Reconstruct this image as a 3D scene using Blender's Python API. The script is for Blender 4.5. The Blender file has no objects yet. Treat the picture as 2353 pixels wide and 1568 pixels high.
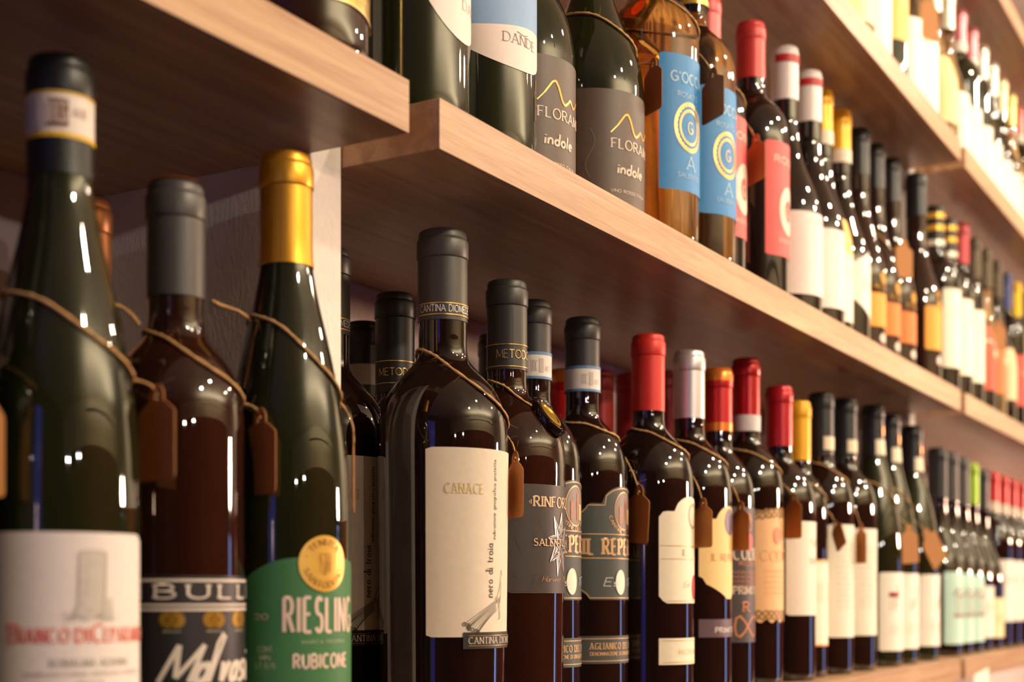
import bpy, bmesh, math, random
from mathutils import Vector, Matrix
random.seed(7)
sc = bpy.context.scene
R_ = math.radians
CZ = 1.30                      # eye height of the photograph; shelf heights below are given relative to it

# ------------------------------------------------------------------ camera, world, lights, exposure
TH = math.atan2(3050 - 1176.5, 3174.0)
cam_d = bpy.data.cameras.new('camera'); cam = bpy.data.objects.new('camera', cam_d)
sc.collection.objects.link(cam); sc.camera = cam
cam.location = (0, -0.44, CZ); cam.rotation_euler = (R_(90), 0, TH - R_(90))
cam_d.sensor_width = 36; cam_d.lens = 3174 / 2353 * 36
cam_d.shift_y = (1370 - 784) / 2353
cam_d.clip_start = 0.01; cam_d.clip_end = 60
cam_d.dof.use_dof = True; cam_d.dof.focus_distance = 0.95; cam_d.dof.aperture_fstop = 5.9

w = bpy.data.worlds.new('world'); sc.world = w; w.use_nodes = True
w.node_tree.nodes['Background'].inputs[0].default_value = (1.0, 0.8, 0.62, 1)
w.node_tree.nodes['Background'].inputs[1].default_value = 0.03

vs = sc.view_settings
vs.view_transform = 'Standard'; vs.look = 'None'; vs.gamma = 1; vs.use_curve_mapping = False
vs.exposure = 0.0
sc.cycles.use_denoising = True
sc.cycles.caustics_reflective = False; sc.cycles.caustics_refractive = False
sc.cycles.max_bounces = 8; sc.cycles.transmission_bounces = 7; sc.cycles.sample_clamp_indirect = 6

WARM = (1.0, 0.84, 0.63); COOL = (1.0, 0.89, 0.80); PINK = (1.0, 0.66, 0.46)
# lamps of the shop, some added for their light: (x, y, z above eye, watts, colour, target, label)
SPOTS = [(2.15, -0.95, 1.40, 11.5, WARM, (1.95, 0.0, 0.60), 'ceiling spotlight close to the upper shelves of the wine wall'),
         (1.30, -1.55, 1.40, 9, WARM, (1.00, 0.0, 0.30), 'ceiling spotlight aimed at the middle shelf bay'),
         (0.62, -2.05, 1.40, 25, WARM, (0.80, 0.0, 0.20), 'ceiling spotlight aimed at the nearest shelf bay'),
         (3.00, -1.60, 1.40, 18, WARM, (2.6, 0.0, 0.25), 'ceiling spotlight aimed at the farthest shelf bay'),
         (1.60, -2.20, 1.40, 4, WARM, (1.8, -3.6, -0.2), 'added ceiling spotlight brightening the cherry panelling'),  # added to lighten the panelling mirrored in the bottles
         (4.30, -1.20, 1.40, 34, WARM, (5.6, -1.1, 0.95), 'added ceiling spotlight brightening the end wall of the shop'),  # added to brighten the end wall for glints along bottle edges
         (3.40, -0.90, 1.40, 4, WARM, (2.6, 0.0, 0.6), 'ceiling spotlight over the far end of the wine wall'),
         (4.90, -2.90, 0.52, 84, PINK, (1.3, 0.0, 0.15), 'added low amber fill lamp near the drinks fridge'),  # added low-angle fill for the niche wall and labels
         (-0.45, -3.10, 0.62, 6, COOL, (0.9, 0.0, 0.2), 'pale low pendant spotlight by the panelling, nearer of two'),
         (-1.35, -2.95, 0.62, 6, COOL, (0.9, 0.0, 0.2), 'pale low pendant spotlight by the panelling, farther of two')]
UPLIGHT_FILL = 92  # strength of the added uplight
KEY = 5.0

# ------------------------------------------------------------------ materials
MATS = {}
def principled(name):
    m = bpy.data.materials.new(name); m.use_nodes = True
    return m, m.node_tree.nodes, m.node_tree.links, m.node_tree.nodes['Principled BSDF']

def s2l(c):
    return tuple((x / 12.92 if x <= .04045 else ((x + .055) / 1.055) ** 2.4) for x in [v / 255 for v in c])

def paper(rgb, rough=.62, metal=0.0, var=.05, name='paper'):
    key = (name, rgb, rough, metal)
    if key in MATS: return MATS[key]
    m, n, l, b = principled(f'{name}')
    c = s2l(rgb)
    tc = n.new('ShaderNodeTexCoord'); nz = n.new('ShaderNodeTexNoise'); nz.inputs['Scale'].default_value = 260
    nz.inputs['Detail'].default_value = 3
    mx = n.new('ShaderNodeMix'); mx.data_type = 'RGBA'
    mx.inputs[6].default_value = (*[v * (1 - var) for v in c], 1); mx.inputs[7].default_value = (*[min(1, v * (1 + var)) for v in c], 1)
    l.new(tc.outputs['Object'], nz.inputs['Vector']); l.new(nz.outputs['Fac'], mx.inputs[0]); l.new(mx.outputs[2], b.inputs['Base Color'])
    b.inputs['Roughness'].default_value = rough; b.inputs['Metallic'].default_value = metal
    MATS[key] = m; return m

def foil(rgb, rough=.34, metal=.55): return paper(rgb, rough, metal, .04, 'capsule_foil')
def ink(rgb, rough=.5, metal=0.0): return paper(rgb, rough, metal, .03, 'ink')
GOLDINK = lambda: ink((214, 176, 96), .3, .65)

def glass(kind):
    key = ('glass', kind)
    if key in MATS: return MATS[key]
    m, n, l, b = principled('bottle_glass_' + kind)
    cols = {'dark': ((.011, .0050, .0035), 0), 'green': ((.013, .015, .005), 0), 'brown': ((.022, .0065, .0035), 0),
            'amber': ((.80, .40, .09), 1), 'gold': ((.93, .74, .36), 1), 'clear': ((.90, .88, .74), 1)}
    c, tr = cols[kind]
    b.inputs['Base Color'].default_value = (*c, 1); b.inputs['Roughness'].default_value = .025
    b.inputs['IOR'].default_value = 1.52
    if tr:
        b.inputs['Transmission Weight'].default_value = 1.0
    else:
        b.inputs['Coat Weight'].default_value = .3; b.inputs['Coat Roughness'].default_value = .015
        nz = n.new('ShaderNodeTexNoise'); nz.inputs['Scale'].default_value = 18; nz.inputs['Detail'].default_value = 1
        bp = n.new('ShaderNodeBump'); bp.inputs['Strength'].default_value = .02; bp.inputs['Distance'].default_value = .002
        tc = n.new('ShaderNodeTexCoord')
        l.new(tc.outputs['Object'], nz.inputs['Vector']); l.new(nz.outputs['Fac'], bp.inputs['Height']); l.new(bp.outputs[0], b.inputs['Normal'])
    MATS[key] = m; return m

def wood(name, lo, hi, rough=.42, stretch=(1.2, 26, 26), bump=.06):
    m, n, l, b = principled(name)
    tc = n.new('ShaderNodeTexCoord'); mp = n.new('ShaderNodeMapping'); mp.inputs['Scale'].default_value = stretch
    a = n.new('ShaderNodeTexNoise'); a.inputs['Scale'].default_value = 3.2; a.inputs['Detail'].default_value = 6; a.inputs['Distortion'].default_value = .8
    f2 = n.new('ShaderNodeTexNoise'); f2.inputs['Scale'].default_value = 30; f2.inputs['Detail'].default_value = 5
    mp2 = n.new('ShaderNodeMapping'); mp2.inputs['Scale'].default_value = (stretch[0] * .8, stretch[1] * 1.3, stretch[2] * 1.3)
    l.new(tc.outputs['Object'], mp.inputs[0]); l.new(mp.outputs[0], a.inputs['Vector'])
    l.new(tc.outputs['Object'], mp2.inputs[0]); l.new(mp2.outputs[0], f2.inputs['Vector'])
    ad = n.new('ShaderNodeMath'); ad.operation = 'MULTIPLY_ADD'; ad.inputs[1].default_value = .6
    l.new(f2.outputs['Fac'], ad.inputs[0]); l.new(a.outputs['Fac'], ad.inputs[2])
    cr = n.new('ShaderNodeValToRGB')
    cr.color_ramp.elements[0].position = .58; cr.color_ramp.elements[0].color = (*s2l(lo), 1)
    cr.color_ramp.elements[1].position = 1.0; cr.color_ramp.elements[1].color = (*s2l(hi), 1)
    l.new(ad.outputs[0], cr.inputs[0]); l.new(cr.outputs[0], b.inputs['Base Color'])
    bp = n.new('ShaderNodeBump'); bp.inputs['Strength'].default_value = bump; bp.inputs['Distance'].default_value = .001
    l.new(ad.outputs[0], bp.inputs['Height']); l.new(bp.outputs[0], b.inputs['Normal'])
    b.inputs['Roughness'].default_value = rough
    return m

def plaster(name, rgb, scale=160, strength=.5, rough=.75):
    m, n, l, b = principled(name)
    tc = n.new('ShaderNodeTexCoord'); nz = n.new('ShaderNodeTexNoise'); nz.inputs['Scale'].default_value = scale; nz.inputs['Detail'].default_value = 4
    mp = n.new('ShaderNodeMapping'); mp.inputs['Scale'].default_value = (1, 1.6, .7)
    bp = n.new('ShaderNodeBump'); bp.inputs['Strength'].default_value = strength; bp.inputs['Distance'].default_value = .002
    l.new(tc.outputs['Object'], mp.inputs[0]); l.new(mp.outputs[0], nz.inputs['Vector'])
    l.new(nz.outputs['Fac'], bp.inputs['Height']); l.new(bp.outputs[0], b.inputs['Normal'])
    b.inputs['Base Color'].default_value = (*s2l(rgb), 1); b.inputs['Roughness'].default_value = rough
    return m

def emit(name, rgb, s):
    m, n, l, b = principled(name)
    b.inputs['Base Color'].default_value = (.02, .02, .02, 1); b.inputs['Roughness'].default_value = .1
    b.inputs['Emission Color'].default_value = (*rgb, 1); b.inputs['Emission Strength'].default_value = s
    return m

M_SHELF = wood('oak_laminate', (168, 126, 94), (204, 166, 130), .36)
M_SHELFEND = wood('oak_laminate_end', (168, 126, 94), (204, 166, 130), .36, (26, 1.2, 26))
M_WALL = plaster('plaster_niche', (232, 214, 206), 150, .55)
M_PART = plaster('plaster_partition', (240, 228, 218), 210, .45)
M_ROOM = plaster('plaster_room', (236, 222, 196), 90, .2)
M_CEIL = plaster('plaster_ceiling', (238, 228, 208), 90, .15)
M_FLOOR = wood('floor_boards', (26, 17, 13), (44, 28, 20), .35, (1, 8, 8))
M_PANEL = wood('cherry_panelling', (86, 22, 14), (170, 62, 36), .35, (11, 11, .5))
M_BOARDS = [M_PANEL, wood('walnut_board', (30, 14, 10), (58, 26, 16), .35, (11, 11, .5)), wood('mahogany_board', (110, 22, 16), (186, 52, 34), .35, (11, 11, .5)),
            wood('teak_board', (120, 72, 46), (176, 118, 80), .35, (11, 11, .5)), wood('wenge_board', (22, 12, 10), (40, 20, 16), .35, (11, 11, .5))]
def kraft():
    key = ('kraft',)
    if key in MATS: return MATS[key]
    m = paper((182, 124, 68), .8, 0, .12, 'kraft_card')         # thin card, lets some light through
    n, l = m.node_tree.nodes, m.node_tree.links
    tr = n.new('ShaderNodeBsdfTranslucent'); tr.inputs[0].default_value = (.50, .22, .06, 1)
    mx = n.new('ShaderNodeMixShader'); mx.inputs[0].default_value = .25
    l.new(n['Principled BSDF'].outputs[0], mx.inputs[1]); l.new(tr.outputs[0], mx.inputs[2]); l.new(mx.outputs[0], n['Material Output'].inputs[0])
    MATS[key] = m; return m
M_TWINE = paper((196, 150, 96), .9, 0, .3, 'jute')

# ------------------------------------------------------------------ mesh helpers
def link(o, parent=None):
    sc.collection.objects.link(o)
    if parent: o.parent = parent
    return o
def obj_from(name, verts, faces, mat, parent=None, smooth=True, sharp=None):
    me = bpy.data.meshes.new(name); me.from_pydata(verts, [], faces); me.validate()
    me.materials.append(mat)
    if smooth:
        me.polygons.foreach_set('use_smooth', [True] * len(me.polygons))
        if sharp: me.set_sharp_from_angle(angle=R_(sharp))
    me.update()
    return link(bpy.data.objects.new(name, me), parent)
def box(name, lo, hi, mat, parent=None, bevel=0.0):
    bm = bmesh.new(); bmesh.ops.create_cube(bm, size=1)
    c = [(a + b) / 2 for a, b in zip(lo, hi)]; s = [b - a for a, b in zip(lo, hi)]
    for v in bm.verts: v.co = Vector((v.co.x * s[0], v.co.y * s[1], v.co.z * s[2]))
    if bevel: bmesh.ops.bevel(bm, geom=bm.edges[:], offset=bevel, segments=2, affect='EDGES', profile=.5)
    me = bpy.data.meshes.new(name); bm.to_mesh(me); bm.free(); me.materials.append(mat)
    o = link(bpy.data.objects.new(name, me), None); o.location = c
    if parent:
        o.parent = parent; o.location = Vector(c) - parent.location
    return o
def tag(o, label=None, cat=None, group=None, kind=None):
    for k, v in (('label', label), ('category', cat), ('group', group), ('kind', kind)):
        if v: o[k] = v
    return o
def lathe(name, prof, mat, parent, seg=40, sharp=None):
    vs_, fs = [], []
    rows = []
    for r, z in prof:
        if r < 1e-6: rows.append([len(vs_)]); vs_.append((0, 0, z))
        else:
            rows.append(list(range(len(vs_), len(vs_) + seg)))
            vs_ += [(r * math.sin(2 * math.pi * i / seg), -r * math.cos(2 * math.pi * i / seg), z) for i in range(seg)]
    for a, b in zip(rows, rows[1:]):
        if len(a) == 1 and len(b) == 1: continue
        for i in range(seg):
            j = (i + 1) % seg
            if len(a) == 1: fs.append((a[0], b[j], b[i]))
            elif len(b) == 1: fs.append((a[i], a[j], b[0]))
            else: fs.append((a[i], a[j], b[j], b[i]))
    return obj_from(name, vs_, fs, mat, parent, True, sharp)
def tube(name, pts, rad, mat, parent=None, sides=6, closed=False, hairs=0):
    vs_, fs = [], []
    def one(pts, rad, sides, closed):
        n = len(pts); base = len(vs_)
        for i, p in enumerate(pts):
            p = Vector(p); a = Vector(pts[i - 1] if (i or closed) else pts[i]); b = Vector(pts[(i + 1) % n] if (i < n - 1 or closed) else pts[i])
            t = (b - a).normalized(); u = t.cross(Vector((0.13, 0.07, 1))).normalized() if abs(t.z) < .97 else t.cross(Vector((1, 0, 0))).normalized()
            v = t.cross(u)
            rr = rad * (1 + .22 * math.sin(i * 2.1))
            for k in range(sides):
                q = 2 * math.pi * k / sides + i * .5
                vs_.append(tuple(p + (u * math.cos(q) + v * math.sin(q)) * rr))
        for i in range(n if closed else n - 1):
            j = (i + 1) % n
            for k in range(sides):
                k2 = (k + 1) % sides
                fs.append((base + i * sides + k, base + i * sides + k2, base + j * sides + k2, base + j * sides + k))
    one(pts, rad, sides, closed)
    for h in range(hairs):
        p = Vector(random.choice(pts)); d = Vector((random.uniform(-1, 1), random.uniform(-1, .3), random.uniform(-.4, 1))).normalized()
        e = Vector((random.uniform(-1, 1), random.uniform(-1, 1), random.uniform(-1, 1))) * .3
        L = random.uniform(.003, .009)
        one([tuple(p + d * L * s + e * L * s * s) for s in (0, .33, .66, 1)], .00007, 3, False)
    return obj_from(name, vs_, fs, mat, parent)

# ------------------------------------------------------------------ stroke lettering
def arc(cx, cy, rx, ry, a0, a1, n=10):
    return [(cx + rx * math.cos(R_(a0 + (a1 - a0) * i / n)), cy + ry * math.sin(R_(a0 + (a1 - a0) * i / n))) for i in range(n + 1)]
G = {
 'A': (.78, [[(0, 0), (.36, 1)], [(.36, 1), (.78, 0)], [(.14, .34), (.62, .34)]]),
 'B': (.62, [[(0, 0), (0, 1)], [(0, 1), (.3, 1)] + arc(.3, .76, .26, .24, 90, -90, 8) + [(0, .52)], [(0, .52), (.32, .52)] + arc(.32, .26, .3, .26, 90, -90, 8) + [(0, 0)]]),
 'C': (.74, [arc(.42, .5, .42, .5, 48, 312, 16)]),
 'D': (.74, [[(0, 0), (0, 1)], [(0, 1), (.3, 1)] + arc(.3, .5, .44, .5, 90, -90, 12) + [(0, 0)]]),
 'E': (.54, [[(0, 0), (0, 1)], [(0, 1), (.52, 1)], [(0, .52), (.44, .52)], [(0, 0), (.54, 0)]]),
 'F': (.52, [[(0, 0), (0, 1)], [(0, 1), (.52, 1)], [(0, .52), (.42, .52)]]),
 'G': (.78, [arc(.42, .5, .42, .5, 48, 340, 16), [(.46, .45), (.8, .45)], [(.8, .45), (.8, .12)]]),
 'H': (.68, [[(0, 0), (0, 1)], [(.68, 0), (.68, 1)], [(0, .5), (.68, .5)]]),
 'I': (.06, [[(.03, 0), (.03, 1)]]),
 'L': (.5, [[(0, 0), (0, 1)], [(0, 0), (.5, 0)]]),
 'M': (.86, [[(0, 0), (.06, 1)], [(.06, 1), (.43, .12)], [(.43, .12), (.8, 1)], [(.8, 1), (.86, 0)]]),
 'N': (.7, [[(0, 0), (0, 1)], [(0, 1), (.7, 0)], [(.7, 0), (.7, 1)]]),
 'O': (.86, [arc(.43, .5, .43, .5, 90, 450, 20)]),
 'P': (.58, [[(0, 0), (0, 1)], [(0, 1), (.3, 1)] + arc(.3, .74, .27, .26, 90, -90, 8) + [(0, .48)]]),
 'R': (.64, [[(0, 0), (0, 1)], [(0, 1), (.3, 1)] + arc(.3, .75, .26, .25, 90, -90, 8) + [(0, .5)], [(.26, .5), (.64, 0)]]),
 'S': (.52, [arc(.27, .75, .24, .25, 35, 250, 10) + arc(.25, .26, .27, .26, 75, -150, 10)]),
 'T': (.66, [[(.33, 0), (.33, 1)], [(0, 1), (.66, 1)]]),
 'U': (.68, [[(0, 1), (0, .34)] + arc(.34, .34, .34, .34, 180, 360, 10) + [(.68, 1)]]),
 'V': (.74, [[(0, 1), (.37, 0)], [(.37, 0), (.74, 1)]]),
 'Z': (.62, [[(0, 1), (.62, 1)], [(.62, 1), (0, 0)], [(0, 0), (.62, 0)]]),
 'a': (.46, [arc(.22, .24, .22, .24, 90, 450, 12), [(.45, .5), (.45, 0)]]),
 'c': (.42, [arc(.24, .25, .24, .25, 50, 310, 10)]),
 'd': (.46, [arc(.22, .24, .22, .24, 90, 450, 12), [(.45, 1), (.45, 0)]]),
 'e': (.46, [[(.03, .27), (.45, .27)] + arc(.24, .25, .23, .25, 5, 310, 12)]),
 'f': (.3, [arc(.28, .8, .14, .2, 60, 180, 5) + [(.14, 0)], [(0, .5), (.3, .5)]]),
 'g': (.46, [arc(.22, .26, .22, .24, 90, 450, 12), [(.45, .5), (.45, -.1)] + arc(.24, -.1, .21, .2, 0, -150, 6)]),
 'h': (.42, [[(0, 0), (0, 1)], [(0, .3)] + arc(.21, .28, .21, .22, 180, 0, 8) + [(.42, 0)]]),
 'i': (.05, [[(.02, 0), (.02, .5)], [(.02, .68), (.02, .76)]]),
 'l': (.05, [[(.02, 0), (.02, 1)]]),
 'n': (.42, [[(0, 0), (0, .5)], [(0, .3)] + arc(.21, .28, .21, .22, 180, 0, 8) + [(.42, 0)]]),
 'o': (.48, [arc(.24, .25, .24, .25, 90, 450, 14)]),
 'p': (.46, [[(0, .5), (0, -.3)], arc(.23, .25, .22, .24, 90, 450, 12)]),
 'r': (.28, [[(0, 0), (0, .5)], [(0, .3)] + arc(.2, .28, .2, .22, 180, 60, 6)]),
 's': (.34, [arc(.18, .37, .15, .13, 35, 250, 7) + arc(.17, .13, .17, .13, 75, -150, 7)]),
 't': (.28, [[(.13, .75), (.13, .08), (.26, 0)], [(0, .5), (.28, .5)]]),
 'v': (.4, [[(0, .5), (.2, 0)], [(.2, 0), (.4, .5)]]),
 'z': (.38, [[(0, .5), (.38, .5)], [(.38, .5), (0, 0)], [(0, 0), (.38, 0)]]),
 '0': (.6, [arc(.3, .5, .3, .5, 90, 450, 16)]),
 '1': (.24, [[(0, .78), (.2, 1), (.2, 0)]]),
 '2': (.54, [arc(.27, .73, .26, .27, 165, -30, 9) + [(0, 0), (.54, 0)]]),
 '5': (.52, [[(.48, 1), (.06, 1), (.04, .55)] + arc(.24, .31, .27, .31, 120, -150, 9)]),
 '7': (.52, [[(0, 1), (.52, 1), (.18, 0)]]),
 '8': (.5, [arc(.25, .76, .22, .24, 90, 450, 12), arc(.25, .26, .25, .26, 90, 450, 12)]),
 '9': (.52, [arc(.26, .7, .25, .3, 0, 360, 12) + [(.44, .2), (.2, 0)]]),
 '.': (.1, [[(.05, 0), (.05, .1)]]), ',': (.1, [[(.07, .1), (.0, -.14)]]), "'": (.1, [[(.06, 1), (.04, .75)]]),
 '*': (.2, [[(.1, .42), (.1, .58)]]),
}
def layout(s, space=.42, track=.16):
    x, out = 0, []
    for ch in s:
        if ch == ' ': x += space; continue
        wd, st = G[ch]; out.append((x, st)); x += wd + track
    return out, max(x - track, .01)

class Print:
    """printed marks on a bottle's curved surface; coordinates: x arc length from the side facing the room, z height"""
    def __init__(s, bot, off): s.b, s.off, s.v, s.f = bot, off, [], []
    def pt(s, x, z):
        r = s.b.rad(z) + s.off; a = x / s.b.R
        s.v.append((r * math.sin(a), -r * math.cos(a), z)); return len(s.v) - 1
    def strip(s, pts, wfun):
        P = [pts[0]]
        for q in pts[1:]:
            n = max(1, int(abs(q[0] - P[-1][0]) / .0035)); p = P[-1]
            P += [(p[0] + (q[0] - p[0]) * i / n, p[1] + (q[1] - p[1]) * i / n) for i in range(1, n + 1)]
        prev = None
        for i, p in enumerate(P):
            a = P[max(i - 1, 0)]; b = P[min(i + 1, len(P) - 1)]
            dx, dy = b[0] - a[0], b[1] - a[1]; L = math.hypot(dx, dy) or 1e-9
            h = wfun(dx / L, dy / L) / 2; nx, ny = -dy / L * h, dx / L * h
            c = (s.pt(p[0] + nx, p[1] + ny), s.pt(p[0] - nx, p[1] - ny))
            if prev: s.f.append((prev[0], prev[1], c[1], c[0]))
            prev = c
    def line(s, pts, wd): s.strip(pts, lambda a, b: wd)
    def aline(s, a0, a1, z, wd): s.line([(R_(a0) * s.b.R, z), (R_(a1) * s.b.R, z)], wd)
    def text(s, t, a0, a1, z, h, th=.12, con=.5, serif=.1, slant=0, track=.16, mapf=None, width=None):
        wm = width if width else (R_(a1 - a0) * s.b.R)
        tr = track
        for _ in range(5):
            out, W = layout(t, space=.42 + tr * .6, track=tr); sx = wm / W
            T = th * min(h, 1.35 * sx * (1 if con < .84 else .85)); tr = track * .55 + .8 * T / sx + (serif * 1.1 * h / sx * .6 if serif else 0)
        out, W = layout(t, space=.42 + tr * .6, track=tr); sx = wm / W; x0 = R_(a0) * s.b.R
        if serif: serif = min(serif, .16 * sx / h)
        if mapf is None: mapf = lambda x, y: (x0 + x, z + y)
        for gx, st in out:
            for poly in st:
                pp = [((gx + px) * sx + slant * py * h, py * h) for px, py in poly]
                wf = lambda dx, dy: T * (con + (1 - con) * min(1, abs(dy) * 1.15)) * (con + (1 - con) * (.45 if dx * dy > .12 else 1) if con < .9 else 1)
                s.strip_m(pp, wf, mapf)
                if serif:
                    for e, q in ((0, 1), (-1, -2)):
                        p, o = poly[e], poly[q]
                        if (abs(p[1]) < .01 or abs(p[1] - 1) < .01) and abs(p[1] - o[1]) > .3:
                            cx = (gx + p[0]) * sx + slant * p[1] * h; cy = p[1] * h + (T * con * .5 if p[1] < .5 else -T * con * .5)
                            s.strip_m([(cx - serif * h - T / 2, cy), (cx + serif * h + T / 2, cy)], lambda a, b: T * con, mapf)
    def strip_m(s, pts, wf, mapf):
        # stroke built flat, then mapped
        P = [pts[0]]
        for q in pts[1:]:
            n = max(1, int(math.hypot(q[0] - P[-1][0], q[1] - P[-1][1]) / .004)); p = P[-1]
            P += [(p[0] + (q[0] - p[0]) * i / n, p[1] + (q[1] - p[1]) * i / n) for i in range(1, n + 1)]
        prev = None
        for i, p in enumerate(P):
            a = P[max(i - 1, 0)]; b = P[min(i + 1, len(P) - 1)]
            dx, dy = b[0] - a[0], b[1] - a[1]; L = math.hypot(dx, dy) or 1e-9
            h = wf(dx / L, dy / L) / 2; nx, ny = -dy / L * h, dx / L * h
            c = (s.pt(*mapf(p[0] + nx, p[1] + ny)), s.pt(*mapf(p[0] - nx, p[1] - ny)))
            if prev: s.f.append((prev[0], prev[1], c[1], c[0]))
            prev = c
    def area(s, a0, a1, bot, top, nx=None, nz=6):
        nx = nx or max(4, int((a1 - a0) / 5)); rows = []
        for i in range(nx + 1):
            a = a0 + (a1 - a0) * i / nx
            b = bot(a) if callable(bot) else bot; t = top(a) if callable(top) else top
            rows.append([s.pt(R_(a) * s.b.R, b + (t - b) * k / nz) for k in range(nz + 1)])
        for p, q in zip(rows, rows[1:]):
            for k in range(nz): s.f.append((p[k], q[k], q[k + 1], p[k + 1]))
    def disc(s, a, z, rx, rz, n=28, inner=0.0, rings=3):
        x = R_(a) * s.b.R; rows = []
        for k in range(rings + 1):
            q = inner + (1 - inner) * k / rings
            rows.append([s.pt(x + rx * q * math.cos(2 * math.pi * i / n), z + rz * q * math.sin(2 * math.pi * i / n)) for i in range(n)])
        for p, q in zip(rows, rows[1:]):
            for i in range(n): s.f.append((p[i], q[i], q[(i + 1) % n], p[(i + 1) % n]))
    def done(s, name, mat, parent):
        return obj_from(name, s.v, s.f, mat, parent)

# ------------------------------------------------------------------ bottles
SHAPES = {  # (height fraction, fraction between neck 0 and body 1)
 'bordeaux': [(.575, 1), (.60, .99), (.625, .955), (.65, .875), (.672, .76), (.69, .62), (.705, .46), (.717, .32), (.728, .19), (.738, .09), (.75, .03), (.77, 0)],
 'burgundy': [(.34, 1), (.38, .985), (.43, .90), (.475, .75), (.52, .54), (.565, .34), (.61, .17), (.66, .06), (.72, 0)],
 'flute': [(.40, 1), (.46, .975), (.51, .92), (.55, .84), (.61, .69), (.685, .45), (.757, .19), (.81, .04), (.85, 0)],
}
def catmull(P, n=5):
    out = []
    for i in range(len(P) - 1):
        p0, p1, p2, p3 = P[max(i - 1, 0)], P[i], P[i + 1], P[min(i + 2, len(P) - 1)]
        for k in range(n):
            t = k / n
            out.append(tuple(.5 * (2 * b + (c - a) * t + (2 * a - 5 * b + 4 * c - d) * t * t + (3 * b - a - 3 * c + d) * t ** 3) for a, b, c, d in zip(p0, p1, p2, p3)))
    out.append(P[-1]); return out

LEVEL = {'low': -.0887, 'mid': .2871, 'high': .6350, 'top': .9600}
class Bottle:
    def __init__(s, X, y, lvl, shape, R, h, gl, label, cap=(20, 20, 20), rc=.0153, caplen=.056, cat='bottle', group='wine bottles on the shelves',
                 taper=1.0, fin=(.42, .1), seg=44, neck=None):
        s.X, s.y, s.z0, s.R, s.h, s.rc = X, y, LEVEL[lvl], R, h, rc
        rn = neck or rc - .0011; s.rn = rn
        pts = [(R * taper, .008), (R * (taper + (1 - taper) * .5), SHAPES[shape][0][0] * h * .5)]
        f0, f1 = SHAPES[shape][0][0], SHAPES[shape][-1][0]
        Rz = lambda f: R * (taper + (1 - taper) * min(1, f / f0))
        pts += [(Rz(f), f * h) for f in (f0 * .72, f0 - .05, f0 - .025)]
        pts += [(rn + (R - rn) * q, hf * h) for hf, q in SHAPES[shape]] + [(rn, (f1 + .02) * h), (rn, (f1 + .045) * h), (rn, h * .94), (rn, h - .004)]
        body = catmull(pts, 5); s.prof = body
        s.root = bpy.data.objects.new('wine_bottle', None); link(s.root); s.root.location = (X, y, CZ + s.z0)
        s.root.empty_display_size = .02
        tag(s.root, label, cat, group)
        full = [(0, .012), (R * taper * .55, .006), (R * taper * .82, .0006), (R * taper * .92, 0), (R * taper * .98, .002)] + body + [(rn * .8, h - .0035), (0, h - .0035)]
        s.glass = lathe('glass', full, glass(gl), s.root, seg)
        # capsule
        z1 = h - caplen; r1 = s.rad(z1) + .0005; rm = s.rad(h - .02) + .0005
        cp = [(r1 - .0003, z1)] + [(s.rad(z1 + (h - .019 - z1) * k / 8) + .0005, z1 + .0002 + (h - .0192 - z1) * k / 8) for k in range(9)] + [ (rc - .0001, h - .0185), (rc + .0001, h - .0180), (rc + .0001, h - .0080), (rc - .0003, h - .0066),
              (rc - .0010, h - .0055), (rc - .0010, h - .0028), (rc - .0018, h - .0010), (rc - .0036, h), (0, h)]
        s.cap = lathe('capsule', cp, foil(cap, *fin) if not isinstance(cap, bpy.types.Material) else cap, s.root, 36, 24)
        s.caplen = caplen
    def rad(s, z):
        P = s.prof
        if z <= P[0][1]: return P[0][0]
        for a, b in zip(P, P[1:]):
            if z <= b[1]: return a[0] + (b[0] - a[0]) * (z - a[1]) / max(b[1] - a[1], 1e-9)
        return P[-1][0]
    def capr(s, z):   # outside of the capsule
        return s.rc + .0003 if z > s.h - .0195 else s.rad(z) + .0006
    def label(s, a0, a1, bot, top, mat, name='label', off=.0004, parent=None, nz=6):
        p = Print(s, off); p.area(a0, a1, bot, top, None, nz); return p.done(name, mat, parent or s.root)
    def pr(s, off=.0007): return Print(s, off)
    def band(s, z0, z1, mat, name='neck_band', off=.0007, a0=-180, a1=180):
        p = Print(s, off); p.area(a0, a1, z0, z1, 36, 1); return p.done(name, mat, s.root)

def round_rect(z0, z1, a0, a1, rdeg, rz):
    """top/bottom edge functions of a rectangle with rounded corners"""
    def k(a):
        e = min(a - a0, a1 - a)
        if e >= rdeg: return 0
        q = 1 - max(e, 0) / rdeg; return rz * (1 - math.sqrt(max(0, 1 - q * q)))
    return (lambda a: z0 + k(a)), (lambda a: z1 - k(a))

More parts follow.
